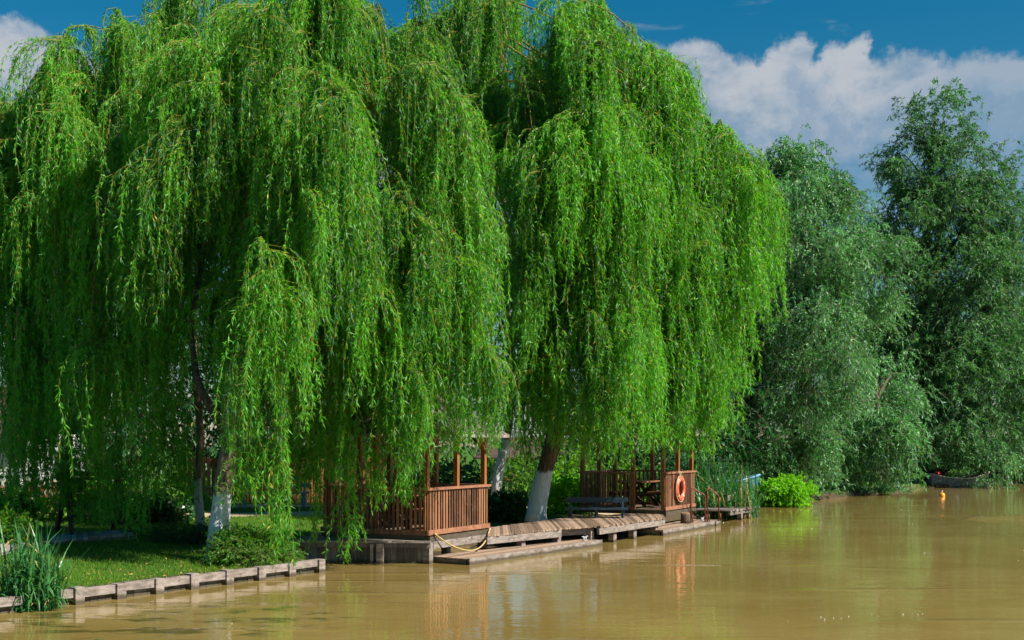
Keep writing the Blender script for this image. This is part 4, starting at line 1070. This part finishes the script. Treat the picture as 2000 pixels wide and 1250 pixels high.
# ------------------------------------------------------------------ boardwalk
def boardwalk():
    zd = .46
    front = [at(953, 1045, zd), at(1098, 1031.5, zd), at(1166, 1027, zd), at(1172, 1027.5, zd), at(1300, 1010.5, zd)]
    back = [at(955, 1030, zd), at(1080, 1014, zd), at(1140, 1008.5, zd), at(1146, 1008, zd), at(1290, 999.2, zd)]
    t = thing('boardwalk', 'weathered brown boardwalk on grey posts linking the two gazebos', 'boardwalk', (front[2].x, front[2].y, 0))
    m_ = MB()
    for i in range(4):
        n = max(1, int((front[i + 1] - front[i]).length / .105))
        for k in range(n):
            u0 = k / n; u1 = (k + 1) / n - .06 / n
            j = random.uniform(-.03, .02)
            f0 = front[i].lerp(front[i + 1], u0); f1 = front[i].lerp(front[i + 1], u1); b0 = back[i].lerp(back[i + 1], u0); b1 = back[i].lerp(back[i + 1], u1)
            e = (f0 - b0).normalized() * j; dz = UP * random.uniform(-.006, .006)
            f0 = f0 + e + dz; f1 = f1 + e + dz; b0 = b0 + dz; b1 = b1 + dz; th = UP * .04
            m_.box8([f0 - th, f1 - th, b1 - th, b0 - th, f0, f1, b1, b0])
    m_.build('planks', M['deck'], t)
    for a, b2, ins in ((front[0], front[1], .05), (front[3], front[4], .05), (front[1], front[3], .30)):
        d = (b2 - a).normalized(); nn = Vector((-d.y, d.x, 0))
        m_ = MB(); m_.beam(a + nn * ins - UP * .125, b2 + nn * ins - UP * .125, .07, .16); m_.build('beam', M['grey'], t)
    m_ = MB()
    for a, b2 in zip(back[:-1], back[1:]):
        if (b2 - a).length > .5: m_.beam(a + Vector((.1, -.3, -.1)), b2 + Vector((.1, -.3, -.1)), .07, .12)
    m_.build('bearer', M['grey_dark'], t)
    for px, wy in ((1031, 1072), (1096, 1060), (1164, 1054), (1204, 1052), (1248, 1046), (1287, 1041)):
        q = at(px, wy, 0); d = (front[4] - front[0]).normalized(); nn = Vector((-d.y, d.x, 0))
        # under the front edge
        best = None
        for a, b2 in zip(front[:-1], front[1:]):
            for k in range(21):
                w = a.lerp(b2, k / 20)
                e = abs(w.x / w.y - (px - 1000) / F)
                if best is None or e < best[0]: best = (e, w)
        w = best[1] + nn * .16
        m_ = MB(); m_.box((w.x, w.y, -.06), .17, .15, .94, d + nn * .1); m_.build('support_post', M['grey'], t)
    for k in range(5):
        w = front[0].lerp(front[4], (k + .6) / 5.2) + Vector((-.72, .95, 0)) * 1.0
        m_ = MB(); m_.box((w.x, w.y, -.06), .14, .14, .92, D1); m_.build('support_post', M['grey_dark'], t)
boardwalk()

def float_dock(label, FL, FR, width_vec, zt, nb, cleats, nj):
    BL = FL + width_vec; BR = FR + width_vec
    t = thing('floating_dock', label, 'dock', ((FL.x + FR.x) / 2, (FL.y + FR.y) / 2, 0), 'low floating docks at the boardwalk')
    d = (FR - FL).normalized(); nn = Vector((-d.y, d.x, 0))
    m_ = MB(); W_ = width_vec.length; n = int(W_ / .135)
    for k in range(n):
        u0 = k / n + .03 / n; u1 = (k + 1) / n - .03 / n
        if k == 0: u0 = .06 / W_
        a0 = FL + width_vec * u0; a1 = FL + width_vec * u1; b0 = FR + width_vec * u0; b1 = FR + width_vec * u1
        th = UP * .03; j = d * random.uniform(-.02, .02); dz = UP * random.uniform(-.003, .003)
        m_.box8([a0 - th + j, b0 - th, b1 - th, a1 - th + j, a0 + j + dz, b0 + dz, b1 + dz, a1 + j + dz])
    m_.build('planks', M['deck'], t)
    js = [0] + sorted(nj) + [1]
    for a, b2 in zip(js[:-1], js[1:]):
        m_ = MB(); m_.beam(FL.lerp(FR, a) + d * .004 + nn * .025 - UP * .078, FL.lerp(FR, b2) - d * .004 + nn * .025 - UP * .078, .05, .165)
        m_.build('side_beam', M['grey'], t)
    m_ = MB()
    for e in (FL + d * .03, FR - d * .03): m_.beam(e + nn * .09 - UP * .11, e + width_vec * .98 - UP * .11, .06, .14)
    m_.beam(BL - UP * .1, BR - UP * .1, .06, .14)
    m_.build('frame', M['grey_dark'], t)
    for k in range(3):
        m_ = MB(); q = FL.lerp(FR, .1 + .4 * k) + width_vec * .5; m_.tube([(q - width_vec * .38) - UP * .17, (q + width_vec * .38) - UP * .17], .12, 10); m_.build('float', M['dark_wood'], t)
    for u, v in cleats:
        q = FL.lerp(FR, u) + width_vec * v; m_ = MB()
        m_.box(q + UP * .012, .16, .06, .02, d)
        for s in (-.05, .05):
            m_.tube([q + d * s + UP * .02, q + d * s + UP * .08], .014, 8)
        m_.tube([q - d * .13 + UP * .10, q - d * .07 + UP * .085, q + d * .07 + UP * .085, q + d * .13 + UP * .10], .016, 8)
        m_.build('cleat', M['galv'], t)
    return t
FL1 = at(917, 1091.6, .13); FR1 = at(1177, 1054.5, .13); BL1 = at(834, 1086, .13)
float_dock('long low floating dock with a cleat, lying before the nearer gazebo', FL1, FR1, BL1 - FL1, .13, 0, [(.93, .25)], [.455, .60])
FL2 = at(1295, 1035.5, .15); FR2 = at(1408, 1015.5, .15); d_ = (FR2 - FL2).normalized()
float_dock('short floating dock with a cut log, below the lifebuoy', FL2, FR2, Vector((-d_.y, d_.x, 0)) * 1.15, .15, 0, [(.86, .3)], [.42, .9])
# log stump, ladder rails
q = FL2.lerp(FR2, .60) + Vector((-d_.y, d_.x, 0)) * .42
t = thing('log_stump', 'sawn log standing upright on the short floating dock', 'log', (q.x, q.y, .15))
m_ = MB(); m_.tube([q + UP * z for z in (0, .1, .2, .29)], [.15, .14, .135, .135], 16); m_.build('bark', M['bark_plain'], t)
m_ = MB(); m_.tube([q + UP * .29, q + UP * .30], [.128, .126], 16); m_.build('cut_face', M['cut'], t)
def handrail(label, px0, px1, D0, zt0, zt1):
    a = Vector(((px0 - 1000) / F * D0, D0, .15)); b2 = Vector(((px1 - 1000) / F * (D0 + .35), D0 + .35, .15))
    t = thing('ladder_handrail', label, 'handrail', a, 'rusty pipe handrails')
    m_ = MB()
    path = [a, a + UP * (zt0 - .09 - .15)]
    for k in range(1, 4): path.append(a + UP * (zt0 - .15 - .09 + .09 * math.sin(k * .52)) + (b2 - a) * (.10 * (1 - math.cos(k * .52))))
    path += [a.lerp(b2, .92) + UP * (zt1 - .15), b2 + UP * (zt1 - .06 - .15), b2 + UP * 0]
    m_.tube(path, .022, 8); m_.build('pipe', M['rust'], t)
    m_ = MB()
    for p_ in (a, b2): m_.box(p_ + UP * .006, .13, .13, .012, d_); m_.tube([p_ + Vector((.06, .02, .0)), p_ + Vector((.05, .02, .22))], .018, 6)
    m_.build('foot', M['rust'], t)
zq = lambda py, D: zat(py, D)
handrail('rusty bent pipe handrail nearer the lifebuoy', 1349.5, 1377, 35.6, zat(953, 35.6), zat(966, 36))
handrail('rusty bent pipe handrail at the end of the short floating dock', 1381.5, 1404, 36.0, zat(953, 36), zat(967, 36.3))

# yellow rope slung below the nearer gazebo
pa = P1(.10, -.10, .62); pb = P1(GS - .02, -.10, .56)
pts = []
for k in range(25):
    u = k / 24; q = pa.lerp(pb, u); sag = .40 * (1 - (2 * u - 1) ** 2) * (1 + .25 * (0.5 - u))
    q = q - UP * sag - D2 * .25 * math.sin(u * math.pi); pts.append(q)
m_ = MB(); m_.tube(pts, .015, 8)
for q, q2 in ((pts[0], pts[1]), (pts[-1], pts[-2])): m_.tube([q, q.lerp(q2, .8)], .022, 8)
tag(m_.build('rope', M['hose'], org=tuple(pts[12])), 'thick yellow rope slung below the rail of the nearer gazebo', 'rope')

# lifebuoy
def lifebuoy():
    c = P2(GS * .40, -.125, 1.14); nrm_ = -D2
    t = thing('lifebuoy', 'orange lifebuoy hanging on the farther gazebo rail', 'lifebuoy', c)
    Rr, rr = .285, .07; m_ = MB(); m2 = MB(); nU, nV = 48, 14
    rock = D1 * math.cos(.05) + UP * math.sin(.05); upv = -D1 * math.sin(.05) + UP * math.cos(.05)
    def ring(mm, a0, a1, n, r_):
        vs = []; fs = []
        for i in range(n + 1):
            a = a0 + (a1 - a0) * i / n
            rd = rock * math.cos(a) + upv * math.sin(a)
            for j in range(nV):
                b2 = 2 * math.pi * j / nV
                vs.append(c + rd * (Rr + r_ * math.cos(b2)) + nrm_ * r_ * .8 * math.sin(b2))
        for i in range(n):
            for j in range(nV): fs.append((i * nV + j, i * nV + (j + 1) % nV, (i + 1) * nV + (j + 1) % nV, (i + 1) * nV + j))
        mm.add(vs, fs, True)
    ring(m_, 0, 2 * math.pi, nU, rr); m_.build('ring', M['ring'], t)
    for k in range(4):
        a = .6 + k * math.pi / 2; m2 = MB(); ring(m2, a - .06, a + .06, 4, rr + .003); m2.build('band', M['ringband'], t)
    m3 = MB(); pth = []
    for k in range(33):
        a = 2 * math.pi * k / 32; rd = rock * math.cos(a) + upv * math.sin(a)
        pth.append(c + rd * (Rr + rr + .012 + .02 * abs(math.sin(2 * a + .5))) + nrm_ * .01)
    m3.tube(pth, .008, 6); m3.tube([c + UP * .36, c + UP * .44 - nrm_ * .02, c + UP * .515 - nrm_ * .05], .010, 6); m3.tube([c + UP * .36 + D1 * .03, c + UP * .45 + D1 * .06, c + UP * .51 + D1 * .05 - nrm_ * .04], .010, 6)
    m3.build('grab_rope', M['cord'], t)
lifebuoy()

# ------------------------------------------------------------------ furniture
def bench(label, mid, d, L_, mat, zb, zs=.45, group=None, slat=2):
    d = Vector(d).normalized(); nn = Vector((-d.y, d.x, 0)); mid = Vector((mid[0], mid[1], zb))
    t = thing('garden_bench', label, 'bench', mid, group)
    m_ = MB()
    for k in range(3): m_.beam(mid - d * L_ / 2 - nn * (.17 - .16 * k) + UP * zs, mid + d * L_ / 2 - nn * (.17 - .16 * k) + UP * zs, .145, .045)
    m_.build('seat', mat, t)
    for k in range(slat):
        z = zs + .22 + .22 * k
        m_ = MB(); m_.beam(mid - d * L_ / 2 + nn * (.27 + .05 * k) + UP * z, mid + d * L_ / 2 + nn * (.27 + .05 * k) + UP * z, .035, .13 if slat == 2 else .15, UP); m_.build('back_slat', mat, t)
    for s in (-.42, .0, .42):
        m_ = MB(); q = mid + d * L_ * s
        m_.beam(q - nn * .18 + UP * .0, q - nn * .16 + UP * (zs - .024), .06, .06); m_.beam(q + nn * .18, q + nn * .19 + UP * (zs - .024), .06, .06)
        m_.beam(q - nn * .2 + UP * (zs - .06), q + nn * .22 + UP * (zs - .06), .06, .055); m_.beam(q + nn * .225 + UP * (zs - .02), q + nn * (.245 + .05 * slat * .9) + UP * (zs + .06 + .22 * slat), .05, .05)
        m_.build('leg', mat, t)
    return t
bm = at(1166, 1012, .46); bm2 = bm + Vector((0, .25, 0))
bench('dark blue bench with a single back board beside the farther gazebo', bm2, at(1228, 1008, .46) - at(1108, 1004, .46) if False else Vector((1, -.10, 0)), 1.68, M['blue_wood'], .46 if False else gz(bm2.x, bm2.y), .70 - gz(bm2.x, bm2.y), None, 1)
bb = Vector((-7.2, 37.2, 0))
bench('bright blue slatted bench in the garden behind the whitewashed trunk', (bb.x, bb.y), Vector((1, .10, 0)), 2.1, M['blue_bright'], gz(bb.x, bb.y), .45, None, 2)

def table(label, c, d, zb, L_, mat, group, benches=True):
    d = Vector(d).normalized(); nn = Vector((-d.y, d.x, 0)); c = Vector((c[0], c[1], zb))
    t = thing('picnic_table', label, 'table', c, group)
    m_ = MB()
    for k in range(5): m_.beam(c - d * L_ / 2 + nn * (-.3 + .15 * k) + UP * .74, c + d * L_ / 2 + nn * (-.3 + .15 * k) + UP * .74, .142, .04)
    m_.build('tabletop', mat, t)
    for s in (-.36, .36):
        q = c + d * L_ * s
        m_ = MB(); m_.beam(q - nn * .42, q + nn * .28 + UP * .72, .05, .09); m_.build('leg', M['dark_wood'], t)
        m_ = MB(); m_.beam(q + nn * .42 + d * .052, q - nn * .28 + UP * .72 + d * .052, .05, .09); m_.build('leg', M['dark_wood'], t)
        m_ = MB(); m_.beam(q - nn * .72 - d * .052 + UP * .38, q + nn * .72 - d * .052 + UP * .38, .05, .09); m_.build('crossbar', M['dark_wood'], t)
    for s in (-1, 1):
        m_ = MB(); m_.beam(c - d * L_ / 2 + nn * s * .62 + UP * .447, c + d * L_ / 2 + nn * s * .62 + UP * .447, .22, .04); m_.build('seat', mat, t)
    return t
q = P2(GS * .55, GS * .5, 0); table('brown picnic table inside the farther gazebo', (q.x, q.y), D1, .58, 1.5, M['stain'], 'picnic tables')
q = P1(GS * .5, GS * .5, 0); table('brown picnic table inside the nearer gazebo', (q.x, q.y), D1, .60, 1.5, M['stain'], 'picnic tables')
q = at(222, 1030, .5); table('picnic table with a sunlit top in the garden beside the swing', (-9.9, 30.4), (1, .08, 0), gz(-9.9, 30.4), 1.5, M['deck'], 'picnic tables')

# swing frame on the lawn
def swing():
    A = atd(150, 946, 27.0); Bq = atd(212, 946, 27.4)
    t = thing('garden_swing', 'dark timber swing frame with splayed legs behind the lawn', 'swing', (A.x, A.y, gz(A.x, A.y)))
    z = 1.78
    A.z = Bq.z = z; d = (Bq - A).normalized(); d = Vector((d.x, d.y, 0)).normalized(); nn = Vector((-d.y, d.x, 0))
    m_ = MB(); m_.beam(A - d * .45, Bq + d * .45, .10, .10); m_.beam(A - d * .35 + nn * .35 - UP * .12, Bq + d * .35 + nn * .35 - UP * .12, .06, .06); m_.build('beam', M['dark_wood'], t)
    for e, sg in ((A - d * .2, -1), (Bq + d * .2, 1)):
        for s in (-1, 1):
            f = e + nn * s * .62 + d * sg * .08; f.z = gz(f.x, f.y) - .05
            m_ = MB(); m_.beam(f, e - UP * .052 + nn * s * .03, .09, .09); m_.build('leg', M['dark_wood'], t)
    m_ = MB(); c = (A + Bq) / 2
    for k in range(3): m_.beam(c - d * .5 + nn * (-.15 + .15 * k) + UP * (.85 - z), c + d * .5 + nn * (-.15 + .15 * k) + UP * (.85 - z), .13, .03)
    m_.beam(c - d * .5 + nn * .28 + UP * (1.1 - z), c + d * .5 + nn * .28 + UP * (1.1 - z), .03, .16, UP); m_.build('seat', M['dark_wood'], t)
    for s in (-.48, .48):
        m_ = MB(); m_.tube([c + d * s - nn * .2 + UP * (.85 - z), c + d * s + nn * .02 - UP * .05, c + d * s + nn * .26 + UP * (.85 - z)], .008, 5); m_.build('chain', M['rust'], t)
swing()

# grey boardwalk path across the lawn
def walk():
    f = [at(-60, 1082, .49), at(0, 1075, .49), at(70, 1060, .49), at(150, 1051, .49), at(262, 1042, .49)]
    b = [at(-60, 1052, .49), at(0, 1050, .49), at(70, 1044, .49), at(150, 1038.5, .49), at(250, 1035, .49)]
    m_ = MB()
    for i in range(4):
        n = int((f[i + 1] - f[i]).length / .16) + 1
        for k in range(n):
            u0 = k / n; u1 = (k + .93) / n; th = UP * .05; dz = UP * random.uniform(-.006, .006)
            q = [f[i].lerp(f[i + 1], u0) + dz, f[i].lerp(f[i + 1], u1) + dz, b[i].lerp(b[i + 1], u1) + dz, b[i].lerp(b[i + 1], u0) + dz]
            m_.box8([q[0] - th, q[1] - th, q[2] - th, q[3] - th] + q)
    for i in range(4):
        m_.beam(f[i] - UP * .11 + Vector((0, .08, 0)), f[i + 1] - UP * .11 + Vector((0, .08, 0)), .06, .10)
    tag(m_.build('path', M['walk'], org=tuple(f[1])), kind='structure')
walk()

# ------------------------------------------------------------------ fence, houses, shelter
def fence(label, a, b2, h, sp, w, rail, group):
    a = Vector((a[0], a[1], 0)); b2 = Vector((b2[0], b2[1], 0)); d = (b2 - a).normalized(); nn = Vector((-d.y, d.x, 0)); L_ = (b2 - a).length
    t = thing('picket_fence', label, 'fence', (a.x, a.y, gz(a.x, a.y)), group)
    m_ = MB(); x = 0
    while x < L_:
        q = a + d * x; z0 = gz(q.x, q.y); hh = h + random.uniform(-.02, .02)
        m_.box((q.x, q.y, z0 + hh / 2 + .04), w * random.uniform(.92, 1.05), .022, hh, d); x += sp
    m_.build('slats', M['fence'], t)
    m_ = MB(); za = gz(a.x, a.y)
    for z in (.3, h - .12): m_.beam(a + nn * .035 + UP * (za + z), b2 + nn * .035 + UP * (za + z), .04, .08, UP)
    m_.build('rail', M['fence'], t)
    if rail:
        m_ = MB(); m_.beam(a - nn * .02 + UP * (za + h + .09), b2 - nn * .02 + UP * (za + h + .09), .07, .06); m_.build('cap_rail', M['cream'], t)
    x = 0
    while x < L_:
        q = a + d * x + nn * .10; m_ = MB(); m_.box((q.x, q.y, gz(q.x, q.y) + h / 2 - .1), .09, .09, h + .3, d); m_.build('post', M['fence'], t); x += 2.2
fence('brown picket fence with a cream cap rail before the white house', (-18.5, 32.6), (-10.9, 33.9), .86, .155, .085, True, None)
fence('orange brown slatted fence behind the bright blue bench', (-10.6, 39.2), (-3.6, 40.6), 1.45, .15, .10, False, None)
def house(label, x0, x1, y0, y1, zb, zw, zr, ridge_x, mats, wins, lap=True, name='house'):
    t = thing(name, label, 'house', ((x0 + x1) / 2, (y0 + y1) / 2, zb))
    m_ = MB()
    if lap:
        z = zb - .1; k = 0
        while z < zw:
            z1 = min(z + .15, zw)
            m_.box8([(x0 - .015, y0 - .015, z), (x1 + .015, y0 - .015, z), (x1 + .015, y1, z), (x0 - .015, y1, z), (x0, y0, z1 - .004), (x1, y0, z1 - .004), (x1, y1, z1 - .004), (x0, y1, z1 - .004)]); z = z1
    else: m_.slab([(x0, y0), (x1, y0), (x1, y1), (x0, y1)], zb - .1, zw)
    m_.build('wall', mats[0], t)
    m_ = MB(); e = .4
    if ridge_x:
        ym = (y0 + y1) / 2
        for (ya, yb) in ((y0 - e, ym), (y1 + e, ym)):
            p_ = [Vector((x0 - e, ya, zw - .1)), Vector((x1 + e, ya, zw - .1)), Vector((x1 + e, yb, zr)), Vector((x0 - e, yb, zr))]
            if ya > yb: p_ = [p_[1], p_[0], p_[3], p_[2]]
            m_.box8([q - UP * .08 for q in p_] + p_)
    m_.build('roof', mats[1], t)
    for xa, xb, za, zb_ in wins:
        m_ = MB(); m_.box(((xa + xb) / 2, y0 - .02, (za + zb_) / 2), xb - xa, .05, zb_ - za); w_ = m_.build('window', M['glass'], t)
        m_ = MB()
        for xx in (xa, xb): m_.box((xx, y0 - .04, (za + zb_) / 2), .07, .08, zb_ - za + .14)
        for zz in (za, zb_): m_.box(((xa + xb) / 2, y0 - .04, zz), xb - xa - .08, .075, .07)
        m_.build('frame', mats[2], w_)
house('white house with lapped siding behind the picket fence', -22.0, -14.9, 37.2, 43, gz(-16, 38), 2.75, 4.3, True, (M['white_wall'], M['redroof'], M['stain']), [(-19.6, -18.6, 1.3, 2.5), (-17.4, -16.7, 1.2, 2.4)])
house('small white cottage with a brown roof behind the leaning trunk', -1.2, 2.7, 52, 56, gz(1, 52), 1.95, 2.7, True, (M['white_wall'], M['redroof'], M['stain']), [(-.2, .4, .9, 1.6)], False, 'cottage')
def shelter():
    c = atd(1112, 900, 46.5); t = thing('garden_shelter', 'small wooden shelter with a flat brown roof behind the bushes', 'shelter', (c.x, c.y, gz(c.x, c.y)))
    zt = zat(898, 46.5)
    m_ = MB(); m_.box((c.x, c.y, zt), 1.1, .9, .12); m_.box((c.x, c.y - .44, zt - .12), 1.0, .05, .16); m_.build('roof', M['stain_light'], t)
    for sx in (-.45, .45):
        for sy in (-.36, .36):
            m_ = MB(); m_.box((c.x + sx, c.y + sy, (zt + .2) / 2), .08, .08, zt - .3); m_.build('post', M['stain'], t)
shelter()

# ------------------------------------------------------------------ old jetty, boats, buoy
def jetty():
    zt = .36; f0 = at(1430, 997, zt) ; f1 = at(1484, 988.5, zt); d = (f1 - f0).normalized(); nn = Vector((-d.y, d.x, 0))
    t = thing('old_jetty', 'old grey plank jetty with a broken bench back, among the reeds', 'jetty', (f1.x, f1.y, 0))
    m_ = MB(); L_ = (f1 - f0).length; n = int(L_ / .17)
    for k in range(n):
        a = f0 + d * (k * .17); j = random.uniform(-.05, .04); dz = UP * random.uniform(-.012, .012)
        q = [a - nn * j + dz, a - nn * j + d * .155 + dz, a + d * .155 + nn * 1.3 + dz, a + nn * 1.3 + dz]; m_.box8([v - UP * .04 for v in q] + q)
    m_.build('planks', M['grey'], t)
    m_ = MB(); m_.beam(f0 + nn * .1 - UP * .10, f1 + nn * .1 - UP * .10, .08, .11); m_.build('beam', M['grey_dark'], t)
    for u in (.4, .68, .97):
        q = f0.lerp(f1, u) + nn * .12; m_ = MB(); m_.box((q.x, q.y, -.12), .16, .14, .86, d); m_.build('support_post', M['grey'], t)
    q = f1 + nn * .55 - d * .1
    m_ = MB(); m_.box(q + UP * .33, .07, .06, .66, d); m_.box(q - d * .9 + UP * .22, .07, .06, .46, d); m_.build('upright', M['grey'], t)
    m_ = MB(); m_.beam(q - d * 1.5 + nn * .05 + UP * .30, q - d * .5 + nn * .05 + UP * .40, .03, .17, UP); m_.build('back_board', M['grey'], t)
    m_ = MB(); m_.box(q + nn * .05 - d * .12 + UP * .50, .34, .03, .24, d + UP * .35, nn); m_.build('loose_board', M['grey'], t)
jetty()

def rowboat(label, c, ang, L_, Bm, dep, zk, mh, mr, mi_, group):
    c = Vector((c[0], c[1], 0)); d = Vector((math.cos(ang), math.sin(ang), 0)); nn = Vector((-d.y, d.x, 0))
    t = thing('rowing_boat', label, 'boat', c, group)
    NS_, prof = 15, [(0, 0), (.55, .02), (.8, .22), (.93, .6), (1.0, 1.0)]
    def st(u, sc_=1.0, lift=0.0):
        x = (u - .5) * L_
        w = Bm / 2 * (1 - abs(2 * u - 1) ** 3.2 * (.96 if u > .5 else .55)) * sc_
        sh = dep * (1 + .35 * (2 * u - 1) ** 2) ; kz = zk + .16 * max(0, 2 * u - 1.3)
        row = []
        for s in (-1, 1):
            r_ = [(c + d * (x + .12 * (f if u > .9 else 0)) + nn * s * w * g_ + UP * (kz + lift + (sh - lift) * f)) for g_, f in prof]
            row.append(r_)
        return row[0][::-1] + row[1][1:]
    def loft(sc_, lift):
        m_ = MB(); rows = [st(k / (NS_ - 1), sc_, lift) for k in range(NS_)]; n = len(rows[0])
        vs = [v for r_ in rows for v in r_]; fs = [(i * n + j, (i + 1) * n + j, (i + 1) * n + j + 1, i * n + j + 1) for i in range(NS_ - 1) for j in range(n - 1)]
        m_.add(vs, fs, True); m_.add(rows[0], [tuple(range(n))]); return m_, rows
    m_, rows = loft(1.0, 0); m_.build('hull', mh, t)
    m2, _ = loft(.93, .04); m2.build('inner_hull', mi_, t)
    m_ = MB(); m_.tube([r_[0] for r_ in rows], .035, 6); m_.tube([r_[-1] for r_ in rows], .035, 6); m_.tube([rows[0][0], rows[0][-1]], .035, 6); m_.build('gunwale', mr, t)
    for u in (.22, .5, .75):
        r_ = st(u, .93, .04); m_ = MB(); a, b2 = r_[1], r_[-2]; m_.beam(a, b2, .22, .03); m_.build('thwart', mr, t)
    return t
q = at(1872, 951, 0)
rowboat('grey wooden rowing boat moored under the tall tree', (q.x, q.y), R(8), 3.4, 1.2, .62, -.12, M['boatgrey'], M['boatrim'], M['grey_dark'], None)
t = thing('red_bundle', 'red cloth bundle at the left end of the moored boat', 'bundle', (at(1828, 951, 0).x, q.y - .05, .42))
m_ = MB(); o_ = Vector(t['org'])
for k in range(5):
    a = random.uniform(0, 6.28); cc = o_ + Vector((math.cos(a) * .12, math.sin(a) * .1, .1 + .06 * k)); m_.tube([cc - Vector((.17, 0, .03)), cc - Vector((.1, 0, -.03)), cc + Vector((.05, .02, .03)), cc + Vector((.18, .02, -.02))], [.03, .11, .12, .03], 8)
m_.build('cloth', M['red'], t)
q = Vector((8.3, 46.6, 0)); zb_ = .62
rowboat('pale teal boat lying on the bank behind the reeds', (8.2, 47.6), R(4), 2.6, 1.0, .42, .55, M['teal'], M['tealtrim'], M['teal'], None)
q = at(1840, 969.5, 0)
t = thing('mooring_buoy', 'small orange buoy floating before the moored boat', 'buoy', (q.x, q.y, 0))
m_ = MB(); m_.tube([q + UP * z for z in (-.12, -.08, 0, .06, .12, .16, .185)], [.03, .10, .13, .132, .11, .07, .02], 16); m_.build('float', M['orange'], t)
m_ = MB(); m_.tube([q + UP * .185, q + UP * .22], .015, 8); m_.tube([q + UP * .22 + Vector((.03 * math.cos(a), 0, .03 + .03 * math.sin(a))) for a in [k * .785 for k in range(9)]], .008, 6); m_.build('eye', M['galv'], t)

# small white bits drifting on the river
def drift():
    X = []; Y = []
    for k in range(14):
        x0 = RNG.uniform(-6, 16); y0 = RNG.uniform(16, 46); n = int(RNG.integers(4, 26)); L_ = RNG.uniform(.8, 4.5)
        u = RNG.random(n); X.append(x0 + u * L_ + RNG.normal(size=n) * .05); Y.append(y0 + u * L_ * .25 + RNG.normal(size=n) * .12)
    X.append(RNG.uniform(-7, 18, 40)); Y.append(RNG.uniform(15, 50, 40))
    X = np.concatenate(X); Y = np.concatenate(Y); ok = shore_sd(X, Y) < -1.5; X = X[ok]; Y = Y[ok]; n = len(X)
    dr = RNG.normal(size=(n, 3)); dr[:, 2] = .1
    V, Q = leaves_np(np.stack([X, Y, np.full(n, .006)], 1), dr, RNG.uniform(.01, .028, n), RNG.uniform(.01, .02, n), -.2)
    tag(np_mesh('drifting_debris', V, Q, [M['fluff']]), 'small white bits drifting on the river', 'debris', kind='stuff')
M['fluff'] = plain_mat('white drift', (0.6, 0.58, 0.5), (0.75, 0.74, 0.7), 5.0, 0.8)
drift()
